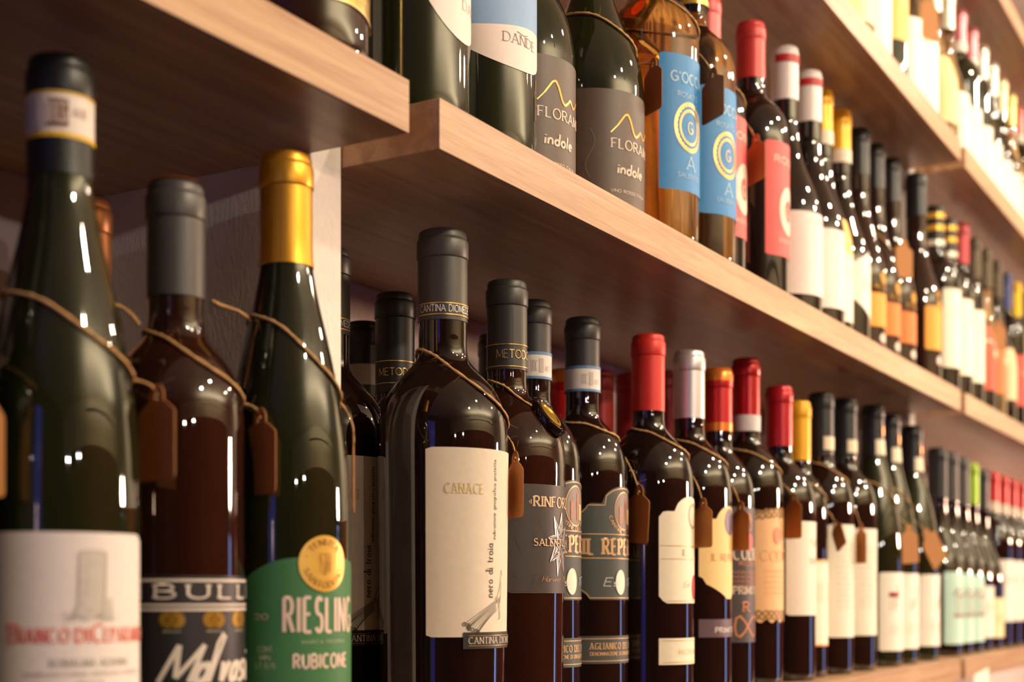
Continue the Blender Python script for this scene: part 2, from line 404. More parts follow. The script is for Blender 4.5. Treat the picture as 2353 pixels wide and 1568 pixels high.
# ------------------------------------------------------------------ twine and price tags
TAGMESH = {}
def tag_mesh(wd, ht):
    key = (wd, ht)
    if key in TAGMESH: return TAGMESH[key]
    cu = bpy.data.curves.new('card', 'CURVE'); cu.dimensions = '2D'; cu.fill_mode = 'BOTH'; cu.extrude = .0003
    hw = wd / 2; kn = wd * .20
    o = arc(-hw + .003, .003, .003, .003, 180, 270, 4) + arc(hw - .003, .003, .003, .003, 270, 360, 4)
    o += arc(hw - .003, ht * .74 - .003, .003, .003, 0, 70, 4) + [(kn + .003, ht * .79), (kn, ht * .82)] + arc(0, ht - kn, kn, kn, 0, 180, 8)
    o += [(-kn, ht * .82), (-kn - .003, ht * .79)] + arc(-hw + .003, ht * .74 - .003, .003, .003, 110, 180, 4)
    for P in (o, arc(0, ht - kn, .0019, .0019, 0, 360, 10)[:-1]):
        sp = cu.splines.new('POLY'); sp.points.add(len(P) - 1); sp.use_cyclic_u = True
        for q, p in zip(sp.points, P): q.co = (p[0], p[1], 0, 1)
    t = bpy.data.objects.new('card', cu); me = bpy.data.meshes.new_from_object(t); bpy.data.objects.remove(t)
    me.name = 'card'; me.materials.clear(); me.materials.append(kraft())
    TAGMESH[key] = me; return me

def price_tag(b, label, zhi, zlo, ztop, ang=58, ht=.045, wd=.029, az=None, gap=.0085, yaw=None, tilt=0, end=None, hairs=10, power=1.3, group='kraft price tags tied to bottles'):
    """twine loop lying on the bottle's shoulder, lowest at azimuth ang, with a card hanging from it (its hole end at height ztop)"""
    root = bpy.data.objects.new('price_tag', None); link(root); root.location = (b.X, b.y, CZ + b.z0); root.empty_display_size = .01
    tag(root, label, 'tag', group)
    gm = math.degrees(math.atan2(b.X, b.y + .44))
    if az is None: az = 98 - gm
    if yaw is None: yaw = 120 - gm
    pts = []
    for i in range(64):
        a = 2 * math.pi * i / 64
        k = ((1 + math.cos(a - R_(ang))) / 2) ** power
        z = zhi + (zlo - zhi) * k + .0006 * math.sin(5 * a)
        r = b.rad(z) + .0010 if z < b.h - b.caplen else b.capr(z) + .001
        pts.append((r * math.sin(a), -r * math.cos(a), z))
    tube('twine', pts, .0010, M_TWINE, root, 6, True, hairs)
    rr = b.rad(zlo) + .0012
    p0 = Vector((rr * math.sin(R_(ang)), -rr * math.cos(R_(ang)), zlo))
    rc_ = b.rad(ztop - ht * .7) + gap
    hole = Vector((rc_ * math.sin(R_(az)), -rc_ * math.cos(R_(az)), ztop - wd * .2))
    Rm = Matrix.Rotation(R_(yaw), 3, 'Z') @ Matrix.Rotation(R_(tilt), 3, 'Y') @ Matrix.Rotation(R_(90), 3, 'X')
    c = hole - Rm @ Vector((0, ht - wd * .2, 0))
    mid = (p0 + hole) / 2 + Vector((.004, -.003, .003))
    cord = [tuple(p0.lerp(mid, t / 6).lerp(mid.lerp(hole, t / 6), t / 6)) for t in range(7)]
    tube('hanging_cord', cord, .0007, M_TWINE, root, 5, False, 3 if hairs else 0)
    if end:
        tube('twine_end', [tuple(Vector(end[0]).lerp(Vector(end[1]), t / 5) + Vector((0, 0, .002 * math.sin(t)))) for t in range(6)], .0011, M_TWINE, root, 6, False, 4)
    cd = link(bpy.data.objects.new('card', tag_mesh(wd, ht)), root)
    cd.location = c; cd.rotation_euler = Rm.to_euler()
    return root

# ------------------------------------------------------------------ the room
X0, X1, YB, YF, ZF, ZC = -2.6, 5.6, .25, -3.6, 0.0, CZ + 1.5
def struct(o): o['kind'] = 'structure'; return o
struct(box('floor', (X0, YF, -.06), (X1, YB, 0), M_FLOOR))
struct(box('ceiling', (X0, YF, ZC), (X1, YB, ZC + .06), M_CEIL))
struct(box('wall_back', (X0, YB, 0), (X1, YB + .08, ZC), M_WALL))
struct(box('wall_front', (X0, YF - .08, 0), (X1, YF, ZC), M_ROOM))
struct(box('wall_left', (X0 - .08, YF, 0), (X0, YB, ZC), paper((38, 30, 28), .6, 0, .05, 'dark_paint')))
struct(box('wall_right', (X1, YF, 0), (X1 + .08, YB, ZC), M_ROOM))
PZ = .80
pan2 = bpy.data.objects.new('trim_2', None); link(pan2); pan2.location = (X1, 0, 0); struct(pan2)
for i in range(11):
    y = YF + .56 + i * .26
    box('panel_board', (X1 - .03 - .012 * (i % 2), y, .08), (X1 - .001, y + .25, CZ + .35), M_PANEL, pan2, .004)
pan = bpy.data.objects.new('trim_1', None); link(pan); pan.location = (0, YF, 0); struct(pan)
for i in range(70):                                   # panelling of mixed boards along the wall behind the photographer
    x = X0 + .02 + i * .105
    if x + .1 > 4.55: break
    box('panel_board', (x, YF + .001, .08), (x + .1, YF + .03 + .012 * (i % 2), CZ + PZ), M_BOARDS[(i * i * 7 + i * 3) % 5], pan, .004)
win = bpy.data.objects.new('window_1', None); link(win); win.location = (X0, -.62, 1.3); struct(win)
M_WIN = emit('dusk_glass', (.09, .09, .62), 1.5); M_FR = paper((60, 52, 48), .4, .3, .03, 'window_paint')
box('pane', (X0 + .004, -1.15, .35), (X0 + .012, -.62, 2.45), M_WIN, win)
box('pane', (X0 + .004, -.58, .35), (X0 + .012, -.08, 2.45), M_WIN, win)
for lo, hi in (((-1.22, .28), (-1.15, 2.52)), ((-.62, .28), (-.58, 2.52)), ((-.08, .28), (-.01, 2.52)), ((-1.15, .28), (-.08, .35)), ((-1.15, 2.45), (-.08, 2.52))):
    box('window_frame', (X0 + .002, lo[0], lo[1]), (X0 + .05, hi[0], hi[1]), M_FR, win)
fr = bpy.data.objects.new('display_fridge', None); link(fr); fr.location = (5.05, YF + .3, 0)
tag(fr, 'tall drinks fridge with blue lit glass door beside the panelling', 'fridge')
box('fridge_body', (4.6, YF + .001, .02), (5.5, YF + .5, 1.75), paper((50, 46, 46), .4, .2, .03, 'fridge_paint'), fr, .01)
box('fridge_door', (4.66, YF + .502, .12), (5.44, YF + .52, CZ + .26), emit('fridge_glass', (.32, .48, 1.0), 4.5), fr, .004)

# long unseen uplight, added to brighten the ceiling and upper walls
cv = bpy.data.objects.new('fill_uplight', None); link(cv); cv.location = (1.9, -2.75, ZC)
tag(cv, 'added trough uplight on rods, unseen, brightening the ceiling', 'lamp')
M_LAMP = paper((230, 228, 224), .4, 0, .02, 'lamp_paint')
box('lamp_trough', (.3, -2.80, ZC - .52), (3.5, -2.70, ZC - .50), M_LAMP, cv, .003)
for x_ in (.6, 3.2): box('hanging_rod', (x_ - .005, -2.755, ZC - .50), (x_ + .005, -2.745, ZC), M_LAMP, cv)
CL = bpy.data.lights.new('uplight', 'AREA'); CL.shape = 'RECTANGLE'; CL.size = 3.1; CL.size_y = .08; CL.energy = UPLIGHT_FILL; CL.color = (1.0, .86, .62)
clo = link(bpy.data.objects.new('uplight', CL), cv); clo.location = (0, 0, -.48); clo.rotation_euler = (R_(180), 0, 0)

def spot(i, x, y, z, W, col, tgt, lab):
    root = bpy.data.objects.new('ceiling_spot', None); link(root); root.location = (x, y, ZC)
    tag(root, lab, 'lamp', 'ceiling spotlights')
    d = (Vector(tgt) - Vector((x, y, z))).normalized()
    q = d.to_track_quat('-Z', 'Y')
    L = bpy.data.lights.new('bulb_light', 'SPOT'); L.energy = W * KEY; L.color = col; L.shadow_soft_size = .15 if col is PINK else .032; L.spot_size = R_(84); L.spot_blend = .6
    lo = link(bpy.data.objects.new('bulb_light', L), root); lo.location = (0, 0, z - 1.5); lo.rotation_euler = q.to_euler()
    hs = lathe('lamp_housing', [(.0, .10), (.03, .10), (.042, .085), (.05, .01), (.047, .01), (.04, .08), (0, .09)], M_LAMP, root, 24, 40)
    hs.scale = (3.4,) * 3 if col is PINK else (1,) * 3; hs.location = (0, 0, z - 1.5); hs.rotation_euler = q.to_euler()
    st = lathe('stem', [(.008, 0), (.008, 1.5 - z), (.03, 1.5 - z - .006), (.03, 1.5 - z)], M_LAMP, root, 12, 40); st.location = (0, 0, z - 1.5)
for i, s_ in enumerate(SPOTS): spot(i, *s_)

# ------------------------------------------------------------------ shelving
BAYS = [(-.68, .633, 'nearest'), (.6635, 1.975, 'middle'), (2.005, 3.32, 'farthest')]
LV = [('low', 'lowest'), ('mid', 'second'), ('high', 'third'), ('top', 'topmost')]
TK = .0295
for bx0, bx1, bn in BAYS:
    for lv, ln in LV:
        z = CZ + LEVEL[lv]
        root = bpy.data.objects.new('shelf_board', None); link(root); root.location = ((bx0 + bx1) / 2, .125, z - TK)
        tag(root, f'{ln} oak shelf board of the {bn} bay of the wine wall', 'shelf', 'oak shelf boards')
        box('board', (bx0, .0009, z - TK), (bx1, .2485, z), M_SHELF, root, .0007)
        box('edge_band', (bx0, 0, z - TK), (bx1, .0009, z), M_SHELF, root, .0003)
tag_p = ['nearest', 'second']
for i, (a, b) in enumerate(((.6338, .6628), (1.9757, 2.0043), (-.71, -.6805))):
    o = box('partition_panel', (a, .07, CZ - 1.28), (b, .249, CZ + 1.45), M_PART, None, .0015)
    tag(o, ['white plastered upright between nearest and middle shelf bays', 'white plastered upright between middle and farthest shelf bays', 'white plastered upright closing the nearest shelf bay'][i], 'partition', 'plastered uprights between the bays')

# ------------------------------------------------------------------ the bottles, one by one
BLK = (30, 28, 27)
CREAM = (238, 222, 196)
W_ = lambda r: r

def docg(b, z0, z1, edge, word='DOCG'):
    bd = b.band(z0, z1, paper((232, 218, 206), .6), 'tax_band', .0008)
    p = b.pr(.0011); p.area(-180, 180, z1 - .0022, z1, 36, 1); p.area(-180, 180, z0, z0 + .0022, 36, 1); p.done('band_edge', ink(edge), bd)
    h = (z1 - z0)
    q = b.pr(.0012); q.area(-70, -28, z0 + h * .22, z1 - h * .22, 10, 2); q.done('band_panel', ink((126, 82, 66)), bd)
    q = b.pr(.0015); q.text(word, -66, -32, z0 + h * .3, h * .4, .16, .7, 0); q.done('lettering', ink((226, 206, 190)), bd)
    q = b.pr(.0013); q.disc(-84, (z0 + z1) / 2, h * .36 * b.R / b.rc, h * .36); q.done('band_seal', ink((205, 188, 178)), bd)
    q = b.pr(.0012); q.text('AA 055', -20, 6, z0 + h * .45, h * .18, .16, .8, 0); q.done('serial_number', ink((150, 130, 120)), bd)

# --- lower shelf, nearest bay
b = L1 = Bottle(.4312, .05, 'low', 'flute', .035, .329, 'green', 'tall dark bottle with white tower label and yellow-edged band on its black capsule', (22, 22, 22), .0150, .054)
docg(b, .329 - .0385, .329 - .0170, (226, 178, 40))
B0, T0 = round_rect(.012, .116, -92, 31, 6, .003)
lb = b.label(-92, 31, B0, T0, paper((240, 228, 220), .7))
p = b.pr(); p.area(-29, -9, lambda a: .083 + .0006 * abs(a + 19) * .2, .1075, 8, 4)
p.area(-34, -6, .079, lambda a: .0835 + .002 * math.sin(a), 8, 2); p.area(-12, -4, .079, .0875, 4, 2); p.done('tower_drawing', ink((206, 196, 184)), lb)
p = b.pr(.0009)
for a0_, z0_, z1_ in ((-29, .083, .107), (-9.5, .086, .107)): p.line([(R_(a0_ - 2) * b.R, z0_ - .003), (R_(a0_) * b.R, z1_)], .0003)
p.line([(R_(a) * b.R, .1075 + .0008 * math.sin((a + 29) / 20 * 3.14)) for a in range(-29, -8, 2)], .0003)
for k in range(26):
    a = random.uniform(-42, 0); z = .0785 + random.uniform(-.0012, .0035); p.line([(R_(a) * b.R, z), (R_(a + random.uniform(2, 6)) * b.R, z + .0005)], .0003)
for k in range(14):
    a = random.uniform(-28, -11); z = random.uniform(.086, .105); p.line([(R_(a) * b.R, z), (R_(a + 2.5) * b.R, z)], .00018)
p.done('tower_shading', ink((158, 146, 134)), lb)
p = b.pr(); p.text('IANCO', -67, -36, .0688, .0060, .2, .6, .08); p.text('DI', -31, -22.5, .0688, .0060, .2, .6, .08); p.text('EPARANO', -10.5, 31, .0688, .0060, .2, .6, .08)
p.text('B', -77, -69.5, .0688, .0078, .17, .6, .1); p.text('C', -19.5, -12.5, .0688, .0078, .17, .6, .1)
p.done('lettering', ink((226, 106, 84)), lb)
p = b.pr(); p.text('ROMAGNA ALBANA', -48, 10, .0585, .0032, .14, .6, .1); p.text('DENOMINAZIONE DI ORIGINE CONTROLLATA E GARANTITA', -66, 24, .0545, .0016, .14, .8, 0); p.text('SECCO', -30, -12, .0495, .0028, .14, .6, .1)
p.done('small_print', ink((170, 160, 152)), lb)
price_tag(b, 'brown card on twine tied round the tall bottle with the tower label', .222, .188, .187)

ORD = ['first', 'second', 'third', 'fourth', 'fifth']
for i in range(5):                                    # the row goes on past the near edge; unseen, added to cut bounce light
    q = Bottle(.352 - .084 * i, .06, 'low', 'bordeaux', .0370, .300, 'dark', f'{ORD[i]} dark front-row bottle on the near side of the tower label bottle', (30, 30, 32), .0150, .06, seg=28)
    B0, T0 = round_rect(.05, .15, -60, 60, 4, .0015); q.label(-60, 60, B0, T0, paper((60, 50, 46), .6))
    if i == 0: price_tag(q, 'orange lit card at the near edge, on the near side of the tower label', .215, .19, .178, ht=.048, wd=.030, az=44, gap=.0005, yaw=24, hairs=4)
    Bottle(.425 - .084 * i, .150, 'low', 'bordeaux', .0365, .296, 'dark', f'{ORD[i]} dark second-row bottle on the near side of the tower label bottle', (30, 30, 32), .0150, .06, seg=28)
b = L2 = Bottle(.519, .132, 'low', 'bordeaux', .035, .300, 'dark', 'bottle with bronze capsule in the second row behind the tower label', (150, 92, 42), .0150, .075, fin=(.38, .5))
b = Bottle(.505, .207, 'low', 'bordeaux', .035, .289, 'dark', 'shadowed black-capped bottle against the back wall at the near end', BLK, .0150, .06)

b = L3 = Bottle(.5137, .06, 'low', 'bordeaux', .0340, .296, 'brown', 'dark bottle with black and white band label and grey capsule beneath the nearest shelf', (74, 70, 66), .0150, .058)
p = b.pr(.0004)
cap_t = lathe('capsule_top', [(.0128, .2965), (.0125, .2970), (.010, .2972), (0, .2972)], foil((196, 112, 48), .35, .6), b.root, 32)
lb = b.label(-84, 36, .012, .0985, paper((34, 28, 30), .45))
p = b.pr(); p.aline(-84, 36, .0962, .0013); p.aline(-84, 36, .0843, .0011); p.aline(-84, 36, .0821, .0013)
p.text('BULLI', -62, 38, .0876, .0066, .23, .62, .10, track=.55)
p.done('lettering', ink((228, 212, 198)), lb)
p = b.pr()
for a in (-49, -14, 16):
    for s2 in (-3.6, 3.6): p.disc(a + s2, .0771, .0040, .0040, 20)
p.done('medals', ink((196, 150, 52), .35, .5), lb)
p = b.pr(.0010)
for a in (-49, -14, 16):
    for s2 in (-3.6, 3.6):
        p.disc(a + s2, .0771, .0034, .0034, 20, .88, 1); p.text('8', a + s2 - 2, a + s2 + 2, .0755, .0032, .16, .7, 0)
p.done('medal_relief', ink((112, 80, 26), .4, .5), lb)
p = b.pr(); p.text('M', -60, -36, .0470, .0180, .15, .75, 0, slant=.5); p.text('a', -33, -22, .0470, .0180, .22, .75, 0, slant=.4); p.line([(R_(-19) * b.R, .0470), (R_(-10) * b.R, .0600), (R_(-2.5) * b.R, .0690), (R_(-4.5) * b.R, .0705), (R_(-10) * b.R, .0660), (R_(-18) * b.R, .0520)], .0017); p.text('vasia', -11, 40, .0470, .0190, .24, .75, 0, slant=.4, track=.1)
for a in (-49, -14, 16): p.text('MEDAGLIA', a - 7, a + 7, .0712, .0008, .16, .8, 0)
p.text('VIVACE', -30, 5, .030, .006, .2, .6, .1); p.done('lettering', ink((228, 214, 200)), lb)
price_tag(b, 'brown card on twine tied round the bottle with the black and white label', .2205, .188, .186, end=((-.015, .010, .224), (-.032, .020, .238)))

b = L4 = Bottle(.5816, .045, 'low', 'flute', .0343, .327, 'green', 'slender green bottle with gold capsule and green label bearing a gold seal', (222, 160, 48), .0146, .061, fin=(.38, .7))
p = b.pr(.0012); zz = .327 - .061
p.line([(R_(-62) * b.R, zz), (R_(-62) * b.R, .3065)], .0004); p.done('capsule_seam', foil((170, 112, 30), .35, .7), b.root)
lb = b.label(-100, 40, .010, lambda a: .1085 - .018 * max(0, (-a - 38) / 62) ** 2.2 - .006 * max(0, (a - 12) / 28) ** 2, paper((58, 116, 66), .55))
sl = b.pr(.0009); sl.disc(-15.5, .1056, .0148, .0148, 36, 0, 5); so = sl.done('seal', ink((236, 186, 84), .35, .35), lb)
p = b.pr(.0013)
def ringtext(p, word, a, z, r, c_deg, span, h, flip=False, **kw):
    x0 = R_(a) * p.b.R; Wd = R_(span) * r
    def f(tx, ty):
        if not flip:
            q = R_(c_deg + span / 2) - tx / r; rr = r + ty
        else:
            q = R_(c_deg - span / 2) + tx / r; rr = r + h - ty
        return x0 + rr * math.cos(q), z + rr * math.sin(q)
    p.text(word, 0, 0, 0, h, mapf=f, width=Wd, **kw)
ringtext(p, 'TENUTA', -15.5, .1056, .0098, 90, 105, .0030, th=.14, con=.6, serif=.1)
ringtext(p, 'SANTODENO', -15.5, .1056, .0096, 270, 150, .0030, True, th=.14, con=.6, serif=.1)
for q in (160, 20): p.disc(-15.5 + math.degrees(.0112 * math.cos(R_(q)) / b.R), .1056 + .0112 * math.sin(R_(q)), .0004, .0004, 8)
x = R_(-15.5) * b.R
def sh(*pp): p.line([(x + u, .1056 + v) for u, v in pp], .00028)
sh((-.0032, .0050), (.0032, .0050), (.0032, -.0038), (0, -.0060), (-.0032, -.0038), (-.0032, .0050)); sh((-.0032, .004), (0, -.006)); sh((0, .005), (0, -.005))
for k in range(4): sh((.0008, -.0035 + .0015 * k), (.0024, -.0035 + .0015 * k))
sh((.0016, .002), (.0016, .0042)); sh((.0008, .0032), (.0024, .0032)); sh((.0008, -.004), (.0008, .0018)); sh((.0024, -.004), (.0024, .0018))
p.done('seal_lettering', ink((150, 92, 24)), so)
p = b.pr(); p.text('RIESLING', -52, 23, .0700, .0178, .26, .9, 0, track=.26); p.text('RUBICONE', -44, 13, .0513, .0070, .24, .9, 0, track=.22)
p.text('20', -78, -66, .0765, .0028, .14, .8, .08); p.done('lettering', ink((232, 204, 184)), lb)
p = b.pr(); p.text('MARCA PROPRIA', -37, 10, .0638, .0018, .2, .8, 0, track=.3); p.text('CONT.', -75, -61, .0598, .0028, .16, .9, 0); p.text('MIN.', -73, -63, .0555, .0025, .16, .9, 0); p.text('LT 0,75', -76.5, -60, .0513, .0026, .16, .9, 0)
p.done('small_print', ink((170, 178, 142)), lb)
price_tag(b, 'card seen edge on, tied with frayed twine to the slender gold-capped bottle', .238, .196, .180, az=62, gap=.006, yaw=36, end=((-.016, .008, .233), (-.040, .017, .245)), hairs=16)

# --- lower shelf, middle bay: first row and second row
def canace(X, y, label, rear=False):
    b = Bottle(X, y, 'low', 'bordeaux', .0424, .325, 'dark', label, (66, 62, 56), .0168, .0595, taper=.955)
    nb = b.pr(.0011); nb.text('CANTINA DIOMEDE', -114, 20, .2706, .0042, .22, .6, .08); nb.done('capsule_lettering', ink((232, 226, 214)), b.root)
    nb = b.pr(.0010); nb.aline(-120, 26, .2760, .0007); nb.aline(-120, 26, .2688, .0007); nb.done('capsule_lines', GOLDINK(), b.root)
    B0, T0 = round_rect(.063, .181, -71, 71, 3, .0012)
    lb = b.label(-71, 71, B0, T0, paper((232, 214, 190), .75, 0, .07))
    p = b.pr(); p.text('CANACE', -55, -20, .1525, .0062, .13, .5, .12); p.done('title', ink((222, 190, 118), .4, .3), lb)
    p = b.pr()
    def up(x_a, z): return lambda tx, ty: (R_(x_a) * b.R - ty, z + tx)
    p.text('nero di troia', 0, 0, 0, .0062, .13, .7, .05, mapf=up(-8, .088), width=.0335)
    p.text('indicazione geografica protetta', 0, 0, 0, .0031, .13, .8, 0, mapf=up(-4.5, .1245), width=.0500)
    p.done('lettering', ink((74, 62, 52)), lb)
    p = b.pr(.0008)
    X_ = lambda a: R_(a) * b.R
    for k in range(11):                                # peacock: long tail feathers, body, neck, legs
        t = k / 10
        e = (-38 + 14 * t + 2 * math.sin(k), .0712 - .006 * t); c0 = (-22 + 8 * t, .0795 - .004 * t); s0 = (-5 + 3 * t, .0855 - .006 * t)
        pts = [((1 - u) ** 2 * X_(s0[0]) + 2 * u * (1 - u) * X_(c0[0]) + u * u * X_(e[0]), (1 - u) ** 2 * s0[1] + 2 * u * (1 - u) * c0[1] + u * u * e[1]) for u in [i / 8 for i in range(9)]]
        p.line(pts, .00032)
        p.line([(X_(e[0]) + .0011 * math.cos(q * .9), e[1] + .0011 * math.sin(q * .9)) for q in range(8)], .0005)
    p.line([(X_(a), z) for a, z in ((-5, .0860), (-1, .0890), (2, .0935), (3.5, .098), (4.6, .1018), (5.6, .1030), (7.0, .1020))], .0004)
    p.line([(X_(a), z) for a, z in ((0, .0815), (3.5, .0855), (4.6, .092), (4.8, .098))], .0004)
    p.line([(X_(a), z) for a, z in ((1, .082), (2.2, .075), (.4, .0735))], .00035); p.line([(X_(a), z) for a, z in ((2.6, .083), (3.6, .0755), (2.2, .074))], .00035)
    for k in range(8): p.line([(X_(-4 + k), .083 + .0009 * (k % 3)), (X_(-2.6 + k * .9), .0865 + .0007 * (k % 4))], .0003)
    for k in range(3): p.line([(X_(5.2), .1028), (X_(4.4 + k * .8), .1052)], .00022)
    p.done('peacock_drawing', ink((84, 72, 60)), lb)
    sub = b.label(-39, 39, .0556, .0660, paper((42, 36, 34), .5), 'maker_label', .0009, lb)
    p = b.pr(.0013); p.text('CANTINA DIOMEDE', -34, 34, .0588, .0040, .13, .5, .12); p.done('lettering', ink((222, 206, 186)), sub)
    p = b.pr(.0013); p.aline(-34, 34, .0638, .0004); p.aline(-34, 34, .0575, .0004); p.done('rule_lines', GOLDINK(), sub)
    return b
R1 = canace(.750, .055, 'big dark bottle with cream peacock label standing in front beside the plastered upright')
price_tag(R1, 'ochre card on frayed twine tied round the big bottle with the peacock label', .247, .198, .184, ht=.044, wd=.027, gap=.006, yaw=53, hairs=34)
R0 = canace(.747, .148, 'dark bottle with shadowed peacock label behind the plastered upright, second row')

b = R2 = Bottle(.829, .149, 'low', 'bordeaux', .0355, .310, 'dark', 'black-capped bottle with small gold capsule lettering behind the big peacock label bottle', BLK, .0150, .074)
p = b.pr(.0011); p.text('METODO', -104, 4, .2485, .0052, .2, .6, .08); p.done('capsule_lettering', GOLDINK(), b.root)
p = b.pr(.0010); p.aline(-180, 180, .2590, .0006); p.aline(-180, 180, .2430, .0006); p.done('capsule_lines', GOLDINK(), b.root)
b = Bottle(.8712, .2085, 'low', 'bordeaux', .0365, .302, 'dark', 'black-capped bottle in deep shadow at the back wall behind the peacock bottles', BLK, .0152, .06)
b.band(.252, .268, paper((170, 158, 150), .6), 'tax_band')

b = R3 = Bottle(.840, .06, 'low', 'bordeaux', .0416, .311, 'brown', 'dark bottle with moulded gold crest on its shoulder and star label', (56, 52, 46), .0150, .064, taper=.955)
p = b.pr(.0011); p.text('METODO', -88, 22, .2550, .0056, .2, .6, .08); p.done('capsule_lettering', GOLDINK(), b.root)
p = b.pr(.0010); p.aline(-180, 180, .2645, .0006); p.aline(-180, 180, .2492, .0006); p.done('capsule_lines', GOLDINK(), b.root)
p = b.pr(.0011); p.line([(R_(-42) * b.R, .248), (R_(-42) * b.R, .290)], .0005); p.done('capsule_seam', foil((30, 28, 26), .4, .1), b.root)
B0, T0 = round_rect(.0905, .1650, -60, 60, 2, .001)
lb = b.label(-60, 60, B0, T0, paper((58, 48, 44), .5))
p = b.pr(); p.text('RINFORZO', -33, 33, .1498, .0070, .21, .55, .06); p.line([(R_(-38) * b.R, .1528), (R_(-36) * b.R, .1545), (R_(-36) * b.R, .1511), (R_(-38) * b.R, .1528)], .0007)
p.done('lettering', ink((222, 184, 140)), lb)
p = b.pr(.0011); p.text('SALENTO IGP', -33, 33, .1230, .0048, .19, .55, .08); p.done('region_lettering', ink((222, 184, 140)), lb)
p = b.pr(); p.text('Harvest 2018', -24, 24, .0985, .0036, .12, .6, 0, slant=.5); p.done('vintage_lettering', ink((190, 140, 84)), lb)
p = b.pr(.0008)
st = [((.0135 if k % 2 == 0 else .0070) * math.sin(k * math.pi / 8 + .2), .1245 + (.0225 if k % 2 == 0 else .011) * math.cos(k * math.pi / 8 + .2)) for k in range(17)]
for s2 in (1, .86, .55): p.line([(q[0] * s2 + .0015, .1245 + (q[1] - .1245) * s2) for q in st], .0009 if s2 == 1 else .0005)
for k in range(9): p.line([(st[2 * k % 16][0] + .0015, st[2 * k % 16][1]), (.0015, .1245)], .0003)
p.done('star_emblem', ink((226, 214, 208), .3, .35), lb)
p = b.pr(.0006)
for k in range(22):
    a = random.uniform(-58, 20); z = random.uniform(.093, .160); p.line([(R_(a) * b.R, z), (R_(a + random.uniform(-9, 9)) * b.R, z + random.uniform(-.012, .012))], .00016)
p.done('crackle_lines', ink((40, 30, 28)), lb)
# moulded glass crest with gold medallion, lying on the shoulder
def crest(b, ang, z, rx, name, mat, lift, n=24):
    r0 = b.rad(z); dz = .004; sl_ = (b.rad(z + dz) - b.rad(z - dz)) / (2 * dz)
    nrm = Vector((1, 0, -sl_)).normalized(); up = Vector((sl_, 0, 1)).normalized()
    M = Matrix.Rotation(R_(ang) - math.pi / 2, 3, 'Z')
    o = M @ (Vector((r0, 0, z))); nn = M @ nrm; uu = M @ up; ss = uu.cross(nn)
    V, F = [], []; rings = [(1, -.002), (1.0, lift * .5), (.92, lift), (.8, lift), (.7, lift * .55), (0.001, lift * .55)]
    for q, hh in rings:
        for i in range(n):
            t = 2 * math.pi * i / n; V.append(tuple(o + nn * hh + (ss * math.cos(t) * rx + uu * math.sin(t) * rx * 1.25) * q))
    for k in range(len(rings) - 1):
        for i in range(n): F.append((k * n + i, k * n + (i + 1) % n, (k + 1) * n + (i + 1) % n, (k + 1) * n + i))
    return obj_from(name, V, F, mat, b.root, True, 45), (o, nn, uu, ss)
co, fr_ = crest(b, 4, .2135, .0135, 'glass_crest', glass('dark'), .0032)
o_, nn, uu, ss = fr_
V, F = [], []
for k, (q, hh) in enumerate(((.66, .0024), (.64, .0032), (.5, .0034), (.46, .0028), (.001, .0030))):
    for i in range(24):
        t = 2 * math.pi * i / 24; V.append(tuple(o_ + nn * hh + (ss * math.cos(t) + uu * math.sin(t) * 1.25) * .0135 * q))
for k in range(4):
    for i in range(24): F.append((k * 24 + i, k * 24 + (i + 1) % 24, k * 24 + 24 + (i + 1) % 24, k * 24 + 24 + i))
obj_from('gold_medallion', V, F, foil((206, 164, 60), .28, .9), co, True, 40)
price_tag(b, 'card seen edge on, tied to the bottle with the gold crest', .2395, .205, .170, az=62, gap=.005, yaw=36, ht=.044, hairs=22)

b = Bottle(.996, .164, 'low', 'bordeaux', .0360, .309, 'dark', 'black-capped bottle mostly hidden behind the gold-crest bottle', BLK, .0150, .06)

